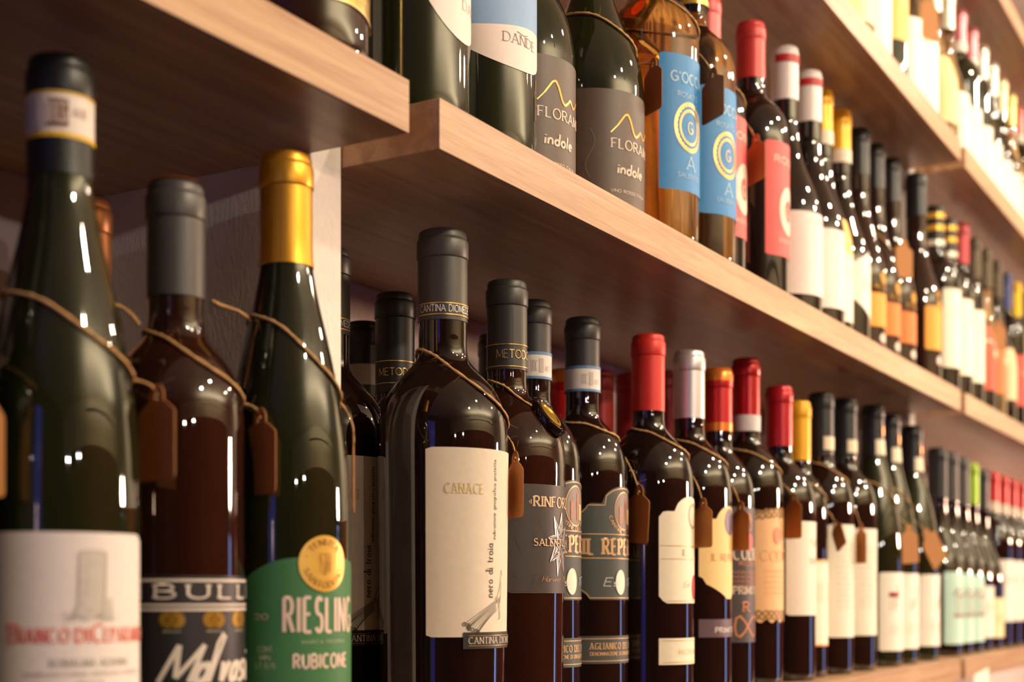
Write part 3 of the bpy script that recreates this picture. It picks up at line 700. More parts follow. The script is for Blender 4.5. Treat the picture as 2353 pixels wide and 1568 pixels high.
def reperto(X, y, label):
    b = Bottle(X, y, 'low', 'bordeaux', .0368, .3145, 'dark', label, (52, 48, 46), .0149, .060)
    z1, z0 = .3145 - .0405, .3145 - .0610
    bd = b.band(z0, z1, paper((228, 216, 208), .6), 'tax_band', .0008)
    p = b.pr(.0011); p.area(-180, 180, z1 - .002, z1, 36, 1); p.area(-180, 180, z0, z0 + .002, 36, 1); p.done('band_edge', ink((92, 130, 178)), bd)
    p = b.pr(.0011); p.text('DOC', -64, -46, z0 + .006, .008, .14, .7, 0); p.area(-40, -26, z0 + .005, z1 - .005, 4, 1); p.text('AAB 0 7', -20, 4, z0 + .006, .004, .14, .7, 0); p.done('band_print', ink((196, 178, 172)), bd)
    def top(a):
        q = abs(a)
        if q < 34: return .1640 + .0125 * math.sqrt(max(0, 1 - (q / 36) ** 2)) - .0004
        if q < 56: return .1620
        return .1620 - .006 * min(1, (q - 56) / 8) ** .6
    def bot(a):
        q = abs(a); return .0855 if q < 54 else .0855 + .0065 * min(1, (q - 54) / 10) ** .6
    lb = b.label(-68, 68, bot, top, paper((62, 66, 62), .55))
    p = b.pr(); p.line([(R_(a) * b.R, top(a) - .0016) for a in range(-66, 67, 2)], .0007); p.line([(R_(a) * b.R, bot(a) + .0016) for a in range(-66, 67, 2)], .0007)
    p.aline(-64, 64, .1375, .0007); p.aline(-64, 64, .1185, .0007)
    p.text('IL REPERTO', -61, 48, .1215, .0125, .23, .6, .06)
    p.disc(0, .1565, .0125, .0155, 32, .93, 1)
    ringtext(p, 'CANTINE DEL MARE', 0, .1565, .0155, 270, 150, .003, True, th=.16, con=.7, serif=0)
    p.done('lettering', ink((214, 168, 120), .4, .2), lb)
    p = b.pr(); p.disc(0, .1565, .0112, .0140, 32); p.done('oval_picture', ink((128, 112, 104)), lb)
    p = b.pr(.0010); p.area(-11, -6, .146, .160, 3, 2); p.area(2, 7, .146, .166, 3, 2); p.done('picture_figures', ink((178, 110, 84)), lb)
    p = b.pr(.0011); p.area(8, 14, .146, .158, 3, 2); p.done('picture_sky', ink((224, 196, 140)), lb)
    p = b.pr(.0009); p.disc(-8, .0995, .0062, .0100, 28); p.done('white_seal', ink((240, 226, 206)), lb)
    p = b.pr(.0009); p.text('Est 17', -36, 24, .0965, .0065, .13, .6, 0, slant=.4); p.done('script_lettering', ink((206, 204, 200)), lb)
    l2 = b.label(-68, 68, .0350, .0570, paper((62, 66, 62), .55), 'lower_label')
    p = b.pr(); p.aline(-64, 64, .0548, .0006); p.aline(-64, 64, .0372, .0006); p.text('AGLIANICO DEL VULTURE', -53, 53, .0465, .0050, .18, .5, .1); p.text('DENOMINAZIONE DI ORIGINE CONTROLLATA', -53, 53, .0415, .0028, .18, .8, 0)
    p.done('lettering', ink((214, 168, 120), .4, .2), l2)
    return b
R4 = reperto(.9215, .0855, 'bottle with grey-green arched label half hidden by the gold-crest bottle')
R5 = reperto(.998, .0825, 'bottle with grey-green arched label and pale neck band in full view')
price_tag(R5, 'brown card on thick twine hung between the grey-green label and cream scalloped label', .2285, .215, .1800, wd=.033, ht=.048, gap=.010, tilt=-5, hairs=24)

b = R6 = Bottle(1.076, .06, 'low', 'bordeaux', .0387, .3115, 'dark', 'bottle with bright red capsule and cream scalloped label', (214, 44, 28), .0148, .066, fin=(.45, .15))
def top(a):
    q = abs(a)
    if q < 30: return .1590 + .013 * math.sqrt(max(0, 1 - (q / 30) ** 2))
    return .1590 if q < 46 else .1590 - .005 * min(1, (q - 46) / 6)
lb = b.label(-52, 52, lambda a: .0825 if abs(a) < 44 else .0825 + .006 * min(1, (abs(a) - 44) / 8), top, paper((242, 228, 200), .6))
p = b.pr(); p.aline(-50, 50, .1305, .0006); p.aline(-50, 50, .1195, .0006); p.aline(-42, 42, .0845, .0005); p.done('gold_lines', ink((228, 188, 110), .4, .3), lb)
p = b.pr(); p.disc(8, .1560, .0090, .0110, 28, .8, 1); p.text('IL', -18, -12, .1225, .005, .14, .6, .1); p.text('Est', -16, -4, .096, .005, .12, .6, 0, slant=.4); p.done('lettering', ink((190, 160, 120)), lb)
p = b.pr(); p.disc(12, .0960, .0055, .0105, 24); p.done('red_seal', ink((190, 44, 40)), lb)
l2 = b.label(-52, 52, .0315, .0535, paper((242, 228, 200), .6), 'lower_label')
p = b.pr(); p.aline(-48, 48, .0515, .0005); p.aline(-48, 48, .0335, .0005); p.text('ROSSO', -24, 24, .0400, .004, .14, .6, .1); p.done('gold_lines', ink((222, 190, 120), .4, .3), l2)
price_tag(b, 'brown card between the cream scalloped label and pale orange label', .2300, .205, .173, ht=.043, hairs=20)

b = R7 = Bottle(1.1637, .06, 'low', 'bordeaux', .0384, .311, 'dark', 'bottle with silver capsule and pale orange label', (222, 212, 208), .0148, .062, fin=(.36, .6))
lb = b.label(-54, 54, lambda a: .0860 + .016 * max(0, (abs(a) - 8) / 46) ** .8 + (.004 if abs(a) > 46 else 0), lambda a: (.1570 if abs(a) > 26 else .1570 + .012 * math.sqrt(max(0, 1 - (abs(a) / 26) ** 2))), paper((244, 206, 140), .6))
p = b.pr(); p.disc(2, .1550, .0095, .0120, 28, 0, 4); p.done('oval_picture', ink((120, 104, 124)), lb)
p = b.pr(); p.text('IL REPERTO', -36, 36, .1200, .0060, .14, .5, .1); p.done('lettering', ink((196, 142, 84)), lb)
l2 = b.label(-54, 54, .0520, .0680, paper((96, 70, 80), .5), 'lower_label')
p = b.pr(); p.text('PRIMITIVO', -30, 30, .0560, .0045, .2, .8, 0); p.done('lettering', ink((226, 212, 200)), l2)
price_tag(b, 'small brown card over the dark ornate label beside the pale orange label', .2295, .204, .175, ht=.045, hairs=14)

def redgold(X, y, h, label, R=.0345, rc=.0140):
    b = Bottle(X, y, 'low', 'bordeaux', R, h, 'dark', label, (196, 26, 26), rc, .060, fin=(.33, .3))
    p = Print(b, 0)
    lathe('capsule_top', [(rc + .0004, h - .012), (rc + .0003, h - .006), (rc - .0014, h + .0003), (rc - .004, h + .0007), (0, h + .0007)], foil((232, 130, 50), .3, .5), b.root, 32)
    b.band(h - .060, h - .052, foil((232, 130, 50), .3, .5), 'capsule_ring', .0009)
    return b
b = R8 = redgold(1.2386, .0621, .3053, 'bottle with red and orange capsule and dark ornate label')
lb = b.label(-58, 58, .0450, .1720, paper((62, 52, 54), .5))
p = b.pr(); p.text('CODICE', -44, 30, .1225, .0115, .16, .5, .1); p.text('PRIMITIVO', -44, 34, .0905, .0068, .16, .6, .08); p.done('lettering', ink((228, 200, 178)), lb)
p = b.pr()
for k in range(4): p.text('MANDURIA', -46, 40, .1095 - .0042 * k, .0026, .2, .9, 0)
p.text('ROSSO', -34, 22, .1170, .0036, .18, .9, 0); p.line([(R_(-24 + 18 * math.cos(t * .5)) * b.R, .158 + .008 * math.sin(t * .8)) for t in range(18)], .0016); p.done('ornament', ink((200, 118, 70)), lb); p = b.pr()
p.line([(R_(-16 + 26 * math.cos(t * .45)) * b.R, .0600 + .010 * math.sin(t * .9)) for t in range(20)], .0020); p.text('R', -26, -12, .074, .009, .2, .6, .1); p.done('ornament', ink((200, 118, 70)), lb)
p = b.pr(.0009); p.disc(-14, .1395, .0070, .0085, 24); p.done('red_seal', ink((216, 78, 74)), lb)
b = R9 = Bottle(1.3118, .062, 'low', 'bordeaux', .0367, .3262, 'dark', 'taller bottle with glossy red capsule, white neck band and peach label', (176, 26, 24), .0146, .070, fin=(.25, .35))
b.band(.3262 - .0735, .3262 - .0575, paper((222, 208, 204), .6), 'tax_band', .0010)
lb = b.label(-60, 60, lambda a: .0640 + .002 * math.sin(a * .3), lambda a: .1650 + .010 * math.cos(R_(a * 1.4)) + .0012 * math.sin(a * .35), paper((240, 184, 130), .6))
p = b.pr(); p.text('CODICE', -48, 36, .1230, .0100, .12, .5, .1)
for k in range(5): p.text('MANDURIA', -40, 36, .1120 - .0055 * k, .0022, .16, .9, 0)
p.done('lettering', ink((206, 150, 100)), lb)
for s2 in (0, 1):
    p = b.pr(); zz = .1665 if s2 == 0 else .0700
    for k in range(3): p.line([(R_(-58 + 7 * t) * b.R, zz + .0045 * math.sin(t * 1.3 + k * 2.1) + (.004 * math.cos(R_((-58 + 7 * t) * 1.4)) if s2 == 0 else 0)) for t in range(17)], .0022)
    p.done('scrollwork', ink((150, 108, 56)), lb)
p = b.pr(.0009); p.disc(-14, .1480, .0060, .0085, 24); p.done('seal', ink((226, 130, 90)), lb)

# second-row capsules seen between the front ones
for X, y, h, col, lab in ((1.0755, .140, .288, 'g', 'orange-topped red capsule between the two pale-banded dark bottles, second row'),
                          (1.160, .150, .300, 'r', 'dark red capsule just right of the pale-banded bottle, second row'),
                          (1.248, .160, .310, 'r', 'dark red capsule close behind the bright red one, second row'),
                          (1.335, .160, .325, 'r', 'deep red capsule between the bright red and silver ones, second row')):
    if col == 'g': redgold(X, y, h, lab, .036, .0145)
    else: Bottle(X, y, 'low', 'bordeaux', .036, h, 'dark', lab, (150, 22, 24), .0146, .085, fin=(.4, .25))

def plain(b, a0, a1, z0, z1, rgb, name='label'):
    B0, T0 = round_rect(z0, z1, a0, a1, 4, .0015); return b.label(a0, a1, B0, T0, paper(rgb, .62), name)
def lines(b, lb, z, n, rgb=(190, 176, 150), a=34, h=.0022, words=('VENDEMMIA', 'ROSSO ITALIA', 'CANTINA')):
    p = b.pr()
    for k in range(n): p.text(words[k % len(words)], -a, a, z - k * h * 2, h, .14, .9, 0)
    p.done('small_print', ink(rgb), lb)

b = R10 = Bottle(1.4021, .0596, 'low', 'bordeaux', .0380, .310, 'dark', 'bottle with dark red capsule and white label partly behind a brown card', (184, 28, 34), .0148, .064, fin=(.3, .3))
lb = plain(b, -60, 60, .0685, .1660, (240, 226, 206)); p = b.pr(); p.line([(R_(-14 + 3 * t) * b.R, .1440 + .004 * math.sin(t)) for t in range(12)], .0012); p.text('BRIC', -14, 16, .1220, .006, .14, .6, .1); p.done('lettering', ink((178, 168, 154)), lb)
price_tag(R9, 'dark brown card covering the corner of the white label beside the peach one', .2345, .208, .192, ht=.046, gap=.011, hairs=8)
b = R11 = Bottle(1.4729, .0628, 'low', 'bordeaux', .0318, .3030, 'dark', 'bottle with bright yellow capsule on the lower shelf', (238, 172, 20), .0142, .066, fin=(.42, .2))
lb = plain(b, -58, 58, .034, .128, (243, 232, 208)); [(q.aline(-56, 56, z_, .002), q.done('orange_edge', ink((236, 160, 62)), lb)) for q, z_ in ((b.pr(), .1268), (b.pr(), .0352))]; lines(b, lb, .10, 5)
for X, h, R, lab, z0, z1 in ((1.5440, .321, .0366, 'black-capped bottle with ivory neck band and tall white label next to the yellow capsule', .042, .1690),
                             (1.634, .326, .0372, 'black-capped bottle with tall white label, further along from the yellow capsule', .042, .1680)):
    b = Bottle(X, .06, 'low', 'bordeaux', R, h, 'dark', lab, (34, 33, 32), .0150, .072)
    b.band(h - .066, h - .051, paper((236, 218, 184), .6), 'tax_band', .0010, -60, 130)
    lb = plain(b, -60, 60, z0, z1, (240, 228, 206)); lines(b, lb, .145, 12, (206, 194, 172), 44, .0032)
    if X > 1.6: T_b13 = b
    else: T_b12 = b
price_tag(T_b12, 'narrow brown card in front of the tall white labels', .2410, .215, .172, ht=.046, yaw=40, hairs=6)
price_tag(R11, 'small dark card tilted beside the yellow-capped bottle', .222, .19, .172, wd=.022, ht=.034, tilt=28, hairs=4)
b = Bottle(1.930, .150, 'low', 'burgundy', .037, .325, 'dark', 'dark capsule in the second row behind the tall white labels', (40, 38, 42), .0150, .06)
for i, (X, h, lab) in enumerate(((1.746, .331, 'sloping-shouldered bottle with low white label showing a red emblem'),
                      (1.8225, .328, 'sloping-shouldered bottle with low white label showing brown figures'),
                      (1.9380, .325, 'sloping-shouldered bottle with low white label just before the second upright'))):
    b = Bottle(X, .058, 'low', 'flute', .0372, h, 'green', lab, (40, 38, 40), .0150, .066, fin=(.35, .2))
    b.band(h - .064, h - .045, paper((238, 222, 190), .6), 'tax_band', .0010, -60, 130)
    p = b.pr(.0012); p.disc(-12, h - .034, .004, .006, 16); p.done('capsule_emblem', foil((206, 134, 70), .3, .5), b.root)
    lb = plain(b, -62, 62, .020, .1180, (242, 232, 216))
    p = b.pr(); a = -30 + 12 * i
    if i == 0: p.area(a - 12, a + 14, .0870, .0935, 4, 1)
    p.done('red_emblem', ink((150, 56, 54)), lb) if i == 0 else None
    p = b.pr(); p.line([(R_(a) * b.R, .087), (R_(a + 2) * b.R, .070)], .0012); p.line([(R_(a - 8) * b.R, .083), (R_(a - 9) * b.R, .070)], .0009); p.line([(R_(a + 8) * b.R, .102), (R_(a + 12) * b.R, .096), (R_(a + 7) * b.R, .076)], .0012)
    p.done('figure_drawing', ink((168, 132, 88)), lb); lines(b, lb, .050, 3, (200, 188, 170), 40, .0025)
    if i == 0: price_tag(b, 'pale tan card hanging upright above the red-emblem label', .235, .195, .180, az=24, wd=.034, ht=.050, yaw=-24, tilt=-4, gap=.008, hairs=4)
    if i == 1: price_tag(b, 'pale tan card hanging aslant near the second upright', .235, .195, .178, az=30, wd=.034, ht=.056, yaw=-24, tilt=-38, gap=.012, hairs=4)

# --- lower shelf, farthest bay
for i, (X, h, cap, lab, shp) in enumerate(((2.085, .308, (30, 29, 30), 'nearest of the mint-green labelled bottles', 'burgundy'),
                       (2.158, .308, (66, 60, 56), 'middle one of the mint-green labelled bottles', 'burgundy'),
                       (2.231, .306, (70, 64, 60), 'farthest of the mint-green labelled bottles', 'burgundy'))):
    b = Bottle(X, .058, 'low', shp, .0365, h, 'dark', lab, cap, .0150, .075)
    lb = plain(b, -62, 62, .018, .1240 - .002 * i, (188, 220, 204))
    p = b.pr()
    for k in range(9): p.disc(-34 + 7 * k, .092 + .006 * math.sin(k * 2), .0028, .0036, 10)
    for k in range(9): p.disc(-34 + 7 * k, .060 + .003 * math.sin(k * 3), .0024, .003, 10)
    for k in range(6): p.line([(R_(-30 + 10 * k) * b.R, .064), (R_(-32 + 11 * k) * b.R, .088)], .0014)
    p.done('grape_drawing', ink((150, 108, 84)), lb)
FAR = [(2.308, .304, 'burgundy', (142, 178, 20), (244, 234, 216), .022, .104, 'green-capped bottle with white label beyond the mint-green ones'),
       (2.388, .300, 'burgundy', (50, 48, 46), (236, 220, 172), .020, .085, 'dark-capped bottle with cream label beside the green capsule'),
       (2.470, .302, 'bordeaux', (196, 40, 38), (244, 236, 222), .045, .150, 'first red-capped bottle beyond the green capsule'),
       (2.552, .302, 'bordeaux', (188, 40, 40), (244, 236, 222), .045, .150, 'second red-capped bottle beyond the green capsule'),
       (2.634, .302, 'bordeaux', (182, 38, 40), (244, 236, 222), .045, .150, 'third red-capped bottle beyond the green capsule'),
       (2.716, .302, 'bordeaux', (182, 38, 40), (244, 236, 222), .045, .150, 'last red-capped bottle at the far edge of the lower shelf')]
for X, h, shp, cap, lc, z0, z1, lab in FAR:
    b = Bottle(X, .06, 'low', shp, .0375, h, 'dark', lab, cap, .0150, .068, fin=(.35, .2), seg=32)
    if cap[0] > 170: b.band(h - .068, h - .052, paper((232, 214, 190), .6), 'tax_band', .0010)
    lb = plain(b, -60, 60, z0, z1, lc); lines(b, lb, z1 - .03, 3, (190, 160, 130), 38, .003)

# --- second shelf, nearest bay
b = M0 = Bottle(.593, .045, 'mid', 'bordeaux', .0378, .292, 'brown', 'dark bottle with embossed gold label on the end of the nearest shelf', (120, 92, 40), .0150, .06)
def gb(a): return .0245 + .0026 * math.cos(R_(a * 2 + 30)) + .006 * max(0, (abs(a) - 40) / 40)
lb = b.label(-82, 60, gb, .130, paper((196, 160, 82), .3, .8, .5, 'gold_paper'))
p = b.pr(.0009); p.line([(R_(a) * b.R, gb(a) + .0006) for a in range(-82, 61, 3)], .0012); p.text('NCO', -2, 22, .038, .010, .12, .6, .1); p.text('1898', -1, 16, .0322, .0030, .16, .8, 0); p.done('lettering', ink((236, 206, 140), .3, .5), lb)
p = b.pr(.0007)
for k in range(150):
    a = random.uniform(-80, 56); z = random.uniform(.034, .125); p.line([(R_(a) * b.R + .0012 * math.cos(t), z + .0012 * math.sin(t)) for t in (0, 1.4, 2.8, 4.2)], .0005)
p.done('embossing', ink((120, 88, 36), .35, .7), lb)

# --- second shelf, middle bay
def dande(X, label, word, wht):
    b = Bottle(X, .055, 'mid', 'bordeaux', .0372, .296, 'green', label, (196, 204, 212), .0150, .06)
    if wht:
        bot = lambda a: .0530 + .0000105 * abs(a - 4) ** 2 * (1.0 if a < 4 else .9) * .75 + .000000055 * abs(a - 4) ** 3.0 * (2.2 if a > 4 else 1.0)
        lb = b.label(-62, 62, bot, .140, paper((244, 230, 220), .55))
        p = b.pr(); p.text(word, 2, 46, .0735, .0060, .09, .5, .14); p.done('lettering', ink((166, 150, 138)), lb)
    else:
        bot = lambda a: .0600 + .0000032 * abs(a + 14) ** 2 + .000006 * max(0, a - 4) ** 2.1
        mid = lambda a: .0885 + .0018 * math.sin(R_(a * 2.4 + 50))
        lb = b.label(-80, 62, bot, mid, paper((244, 226, 214), .55))
        b.label(-80, 62, mid, .150, paper((138, 172, 212), .55), 'blue_label', .0004, lb)
        p = b.pr(); p.text(word, -36, 10, .0768, .0062, .09, .5, .14); p.line([(R_(-20 + 2 * t) * b.R, .0842 + .0006 * math.cos(t * .7)) for t in range(9)], .0004); p.done('lettering', ink((126, 104, 92)), lb)
    return b
M1 = dande(.714, 'dark bottle with white teardrop label at the start of the middle bay', 'DANDI', True)
M2 = dande(.798, 'dark bottle with curved white and light blue label', 'DANDE', False)
def florami(X, y, label):
    b = Bottle(X, y, 'mid', 'burgundy', .0415, .295, 'green', label, (60, 54, 44), .0150, .06)
    lb = b.label(-78, 62, .010, .0985, paper((88, 70, 57), .5, 0, .12))
    p = b.pr(); p.text('FLORAMI', -41, 22, .0540, .0072, .18, .6, .05); p.text('indole', -34, 4, .0350, .0085, .2, .9, 0, slant=.12); p.text('VINO ROSSO ITALIA', -42, 10, .0205, .0022, .16, .9, 0); p.done('lettering', ink((224, 200, 178)), lb)
    p = b.pr()
    zig = [(-42, .0655), (-34, .0715), (-25, .0800), (-21, .0812), (-17, .0770), (-12, .0680), (-8, .0655), (-3, .0680), (2, .0715), (5, .0690), (9, .0665), (14, .069), (22, .074)]
    for k in range(len(zig) - 1): p.line([(R_(zig[k][0]) * b.R, zig[k][1]), (R_(zig[k + 1][0]) * b.R, zig[k + 1][1])], .0008 + .0010 * min(1, k / 3))
    p.done('mountain_line', ink((240, 168, 74), .3, .35), lb)
    p = b.pr(.0006); p.line([(R_(-64 + 5 * math.sin(t * .7)) * b.R, .068 - .0042 * t) for t in range(10)], .0010); p.done('smoke_wisp', ink((108, 98, 92)), lb)
    return b
M3 = florami(.881, .074, 'nearer of the two sloping bottles with brown mountain-line labels')
M4 = florami(.970, .060, 'farther of the two sloping bottles with brown mountain-line labels')
price_tag(M4, 'dark card between the brown mountain-line label and blue label', .165, .138, .139, ht=.043, wd=.026, gap=.008, hairs=8)
def goccia(X, label, capc):
    b = Bottle(X, .045, 'mid', 'bordeaux', .0384, .288, 'amber', label, capc, .0150, .055, fin=(.35, .3))
    b.band(.288 - .0555, .288 - .051, foil((226, 184, 80), .3, .6), 'capsule_ring', .0010)
    B0, T0 = round_rect(.042, .1525, -58, 40, 2, .001)
    lb = b.label(-58, 40, B0, T0, paper((46, 132, 194), .55))
    p = b.pr()
    for q in (1, .72): p.disc(-14, .0945, .0168 * q, .0205 * q, 36, .84, 1)
    for k in range(26): p.disc(-14 + math.degrees(.0143 * math.cos(k * .2417) / b.R), .0945 + .0175 * math.sin(k * .2417), .0010, .0012, 8)
    p.text('G', -18, -9, .0895, .0095, .12, .6, .06); p.done('gold_emblem', ink((226, 190, 110), .35, .3), lb)
    p = b.pr(); p.text("G'OCCIA", -43, 18, .1300, .0080, .16, .9, 0); p.text('ROSATO', -34, 2, .1180, .0040, .14, .9, 0); p.done('title_lettering', ink((170, 206, 226)), lb); p = b.pr(); p.text('A', -20, -4, .0600, .0110, .12, .6, .06); p.text('SALENTO', -34, 6, .0530, .0035, .14, .9, 0); p.done('lettering', ink((170, 206, 226)), lb)
    return b
M5 = goccia(1.053, 'amber bottle with blue label, nearer of the two', (40, 50, 92))
M6 = goccia(1.1355, 'amber bottle with blue label and navy capsule, farther of the two', (44, 54, 98))
price_tag(M5, 'brown card hung in front of the farther blue label', .2085, .178, .155, ht=.044, wd=.034, gap=.012, hairs=8)
def pinkl(X, y, h, label, capc):
    b = Bottle(X, y, 'mid', 'bordeaux', .0380, h, 'dark', label, capc, .0150, .058, fin=(.45, .15))
    lb = plain(b, -48, 60, .0480, .1610, (222, 92, 88))
    p = b.pr(); p.disc(2, .0945, .0165, .0240, 30, .45, 3); p.text('G', -4, 6, .088, .010, .14, .6, .06); p.text('ROSE', -32, 20, .1400, .0065, .16, .9, 0); p.text('SALENTO', -24, 16, .0620, .0040, .14, .9, 0); p.done('lettering', ink((242, 206, 184)), lb)
    return b
M7 = pinkl(1.2266, .07, .283, 'bottle with coral capsule just behind the farther blue label', (206, 84, 82))
M8 = pinkl(1.320, .060, .289, 'bottle with coral red capsule and coral label beside the white-capped pair', (196, 56, 50))
price_tag(M7, 'reddish brown card against the coral labelled bottle', .208, .176, .153, ht=.046, wd=.032, gap=.010, hairs=6)
def whitecap(X, label):
    b = Bottle(X, .06, 'mid', 'burgundy', .0396, .2985, 'dark', label, (232, 220, 214), .0152, .058, fin=(.45, .05))
    b.band(.2985 - .0185, .2985 - .0105, ink((192, 30, 32)), 'red_band', .0010 + .0004, -110, 20)
    lb = plain(b, -66, 66, .0280, .1150, (244, 228, 218)); p = b.pr(); p.text('CASALE', -30, 30, .1040, .0048, .1, .6, .1); p.done('lettering', ink((224, 166, 150)), lb)
    return b
M9 = whitecap(1.421, 'nearer bottle with white red-striped capsule and white label'); M10 = whitecap(1.500, 'farther bottle with white red-striped capsule and white label')
for i, (X, y, lab) in enumerate(((1.582, .073, 'nearer of the two yellow-capped bottles on the second shelf'), (1.660, .075, 'farther yellow-capped bottle, with white slanted label'))):
    b = Bottle(X, y, 'mid', 'burgundy', .0372, .306, 'dark', lab, (240, 178, 30), .0150, .056, fin=(.4, .2))
    b.band(.306 - .066, .306 - .050, paper((236, 216, 190), .6), 'tax_band', .0012)
    if i == 0:
        lb = plain(b, -56, 56, .030, .125, (244, 232, 214)); b.label(-40, 56, .105, .150, paper((240, 190, 96), .6), 'upper_label')
    else:
        lb = b.label(-66, 66, lambda a: .050 - .0007 * a * .6 if a < 20 else .0416 - .0003 * (a - 20), lambda a: .106 + .0007 * (a + 66) * .5, paper((244, 234, 216), .6))
    lines(b, lb, .09, 2, (216, 196, 170), 30, .003)
for i, (X, y, h, lab, lc) in enumerate(((1.735, .073, .305, 'black-capped bottle with orange label beside the slanted white label', (240, 158, 56)),
        (1.8045, .073, .305, 'black-capped bottle with narrow orange label, second past the yellow capsules', (232, 126, 46)),
        (1.872, .070, .304, 'black-capped bottle with orange label, third past the yellow capsules', (226, 120, 44)),
        (1.9385, .052, .2985, 'black-capped bottle with gold-orange label just before the second upright', (240, 166, 56)))):
    b = Bottle(X, y, 'mid', 'burgundy', .0338, h, 'brown', lab, (34, 31, 31), .0150, .06)
    lb = plain(b, -56, 56, .050, .092 + .018 * (i == 3), lc)
    p = b.pr(); p.disc(-10, .112, .007, .008, 20); p.text('ROSSO', -36, 30, .097, .006, .14, .6, .1) if i != 3 else p.disc(-10, .128, .005, .006, 16); p.done('gold_emblem', ink((212, 156, 60), .3, .4), b.root)
    p = b.pr(); p.disc(-12, .036, .007, .006, 16); p.done('white_mark', ink((216, 196, 180)), b.root)
    if i == 1: price_tag(b, 'pale tan card over the orange labels of the second shelf', .190, .150, .182, az=24, wd=.036, ht=.052, yaw=-22, gap=.010, hairs=4)
# farthest bay
for X, y, h, shp, gl, cap, lab, lc, z0, z1 in (
        (2.075, .06, .288, 'bordeaux', 'dark', (34, 31, 30), 'dark gold-banded bottle just past the second upright', (244, 236, 214), .045, .160),
        (2.156, .06, .288, 'bordeaux', 'dark', (48, 42, 34), 'gold-banded bottle with white label, next after the second upright', (244, 236, 214), .045, .160),
        (2.238, .06, .300, 'bordeaux', 'dark', (186, 58, 66), 'rose-red capped bottle with white label past the second upright', (244, 236, 214), .045, .158),
        (2.328, .06, .296, 'burgundy', 'dark', (84, 70, 46), 'first olive-capped bottle, with red label', (216, 84, 56), .045, .150),
        (2.414, .06, .296, 'burgundy', 'gold', (88, 74, 48), 'second olive-capped bottle, with orange label', (226, 120, 60), .05, .140),
        (2.500, .06, .296, 'burgundy', 'dark', (84, 70, 46), 'third olive-capped bottle, with cream label', (240, 206, 160), .05, .140),
        (2.586, .06, .292, 'bordeaux', 'dark', (64, 70, 122), 'blue-capped bottle with red label at the far edge', (206, 70, 54), .05, .140),
        (2.672, .06, .292, 'bordeaux', 'dark', (240, 196, 20), 'yellow-capped bottle with yellow label at the far edge', (244, 206, 30), .10, .190),
        (2.756, .06, .292, 'bordeaux', 'dark', (60, 60, 60), 'grey-capped last bottle of the second shelf', (240, 220, 190), .05, .140)):
    b = Bottle(X, y, 'mid', shp, .0372, h, gl, lab, cap, .0150, .065, fin=(.35, .2), seg=32)
    lb = plain(b, -58, 58, z0, z1, lc)
    if X < 2.2:
        for q in (.012, .030, .052): b.band(h - q - .008, h - q, foil((222, 172, 60) if q < .05 else (236, 226, 206), .3, .4), 'gold_band', .0014)
    if lc[0] in (216, 226): p = b.pr(); p.line([(R_(-30 + 40 * math.cos(t * .25)) * b.R, .095 + .03 * math.sin(t * .25)) for t in range(14)], .003); p.disc(-6, .105, .006, .007, 14); p.done('swirl_drawing', ink((240, 210, 170)), lb)
    else: lines(b, lb, z1 - .03, 2, (220, 206, 180), 30, .003)
    if 2.32 < X < 2.33: price_tag(b, 'tan card beside the red label of the farthest bay', .18, .15, .165, az=24, wd=.036, ht=.052, yaw=-22, hairs=3)

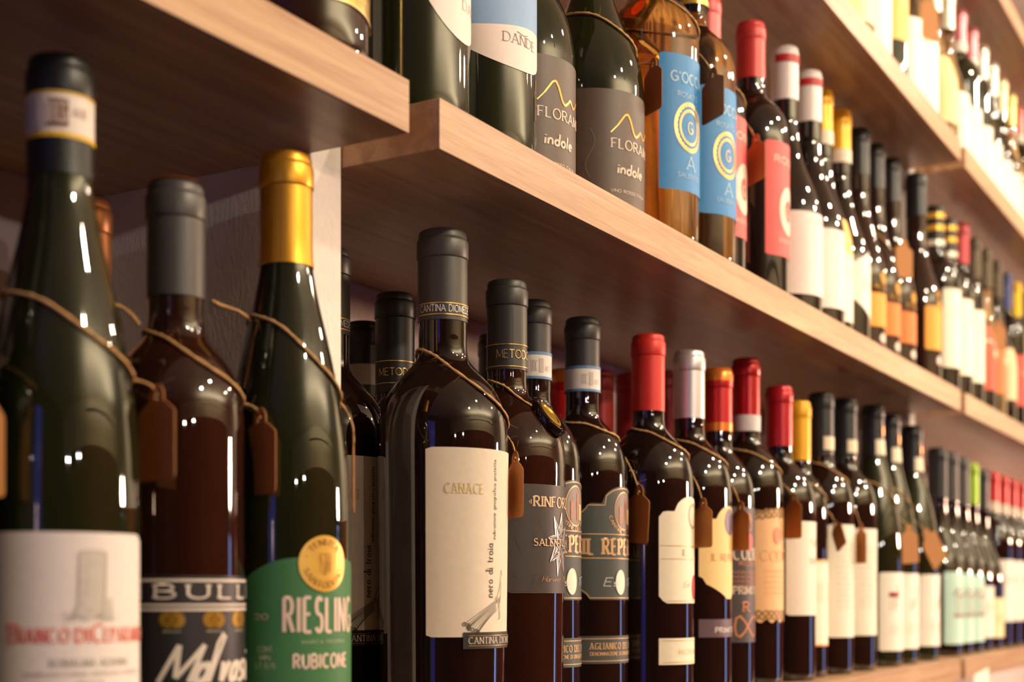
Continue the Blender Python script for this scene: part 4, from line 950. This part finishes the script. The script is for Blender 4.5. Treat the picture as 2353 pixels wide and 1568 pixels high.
# --- third shelf
HI = [(1.46, 'gold', 'burgundy', (226, 190, 90), (244, 232, 216), .03, .12, 'first pale gold bottle seen on the third shelf'),
      (1.545, 'gold', 'burgundy', (226, 190, 90), (244, 206, 120), .03, .12, 'pale gold bottle with ochre label on the third shelf'),
      (1.625, 'gold', 'burgundy', (230, 196, 110), (244, 226, 180), .04, .13, 'pale gold bottle with buff label on the third shelf'),
      (1.700, 'gold', 'bordeaux', (226, 210, 190), (244, 232, 222), .030, .130, 'gold wine bottle with low white label on the third shelf'),
      (1.780, 'green', 'bordeaux', (196, 190, 180), (240, 186, 100), .072, .150, 'dark bottle with orange label on the third shelf'),
      (1.862, 'gold', 'bordeaux', (230, 220, 200), (244, 234, 222), .012, .130, 'gold wine bottle with tall white label on the third shelf'),
      (1.940, 'gold', 'bordeaux', (230, 220, 200), (244, 236, 224), .012, .125, 'white-labelled bottle just before the second upright, third shelf'),
      (2.060, 'gold', 'burgundy', (236, 226, 206), (244, 214, 150), .05, .150, 'gold bottle with buff label just past the second upright, third shelf'),
      (2.140, 'gold', 'burgundy', (236, 226, 206), (246, 236, 216), .02, .120, 'second gold bottle past the second upright, third shelf'),
      (2.220, 'green', 'bordeaux', (206, 120, 128), (246, 238, 222), .02, .120, 'first pink-capped bottle on the third shelf'),
      (2.300, 'green', 'bordeaux', (206, 120, 128), (246, 238, 222), .02, .115, 'second pink-capped bottle on the third shelf'),
      (2.380, 'green', 'burgundy', (206, 204, 190), (246, 238, 222), .02, .110, 'silver-capped bottle after the pink capsules, third shelf'),
      (2.460, 'green', 'burgundy', (206, 204, 190), (246, 238, 222), .02, .105, 'second silver-capped bottle after the pink capsules, third shelf'),
      (2.540, 'green', 'burgundy', (212, 200, 150), (246, 236, 218), .02, .105, 'straw-capped bottle toward the far end of the third shelf'),
      (2.620, 'gold', 'burgundy', (220, 190, 110), (246, 230, 200), .02, .105, 'gold-capped bottle toward the far end of the third shelf'),
      (2.700, 'green', 'bordeaux', (206, 100, 92), (176, 196, 70), .02, .110, 'red-capped bottle with lime label at the far end of the third shelf')]
for X, gl, shp, cap, lc, z0, z1, lab in HI:
    b = Bottle(X, .06, 'high', shp, .0372, .278 + .004 * math.sin(X * 9), gl, lab, cap, .0150, .058, fin=(.3, .35), seg=32)
    lb = plain(b, -60, 60, z0, z1, lc)
    if cap[0] == 206 and cap[1] < 130: b.band(b.h - .068, b.h - .052, paper((240, 230, 214), .6), 'tax_band', .0012)
    lines(b, lb, z1 - .025, 2, (222, 206, 186), 30, .003)
    if 1.85 < X < 1.87: price_tag(b, 'brown card over the white label of the third shelf', .205, .17, .168, az=10, wd=.040, ht=.060, yaw=-22, gap=.006, hairs=3)
for X, lab in ((2.33, 'amber bottle on the topmost shelf, nearer of two'), (2.42, 'amber bottle on the topmost shelf, farther of two')):
    b = Bottle(X, .06, 'top', 'bordeaux', .0372, .29, 'amber', lab, (200, 150, 60), .0150, .058, seg=32)
    plain(b, -60, 60, .07, .15, (240, 226, 200))

# --- price card clipped to the front edge of the lowest shelf
pc = box('price_card', (2.055, -.0016, CZ - .0887 - .075), (2.155, -.0006, CZ - .0887 - .0225), paper((244, 236, 218), .6), None, .0003)
tag(pc, 'plain white price card on the front edge of the lowest shelf', 'card')
pc.rotation_euler = (0, R_(-4), 0)
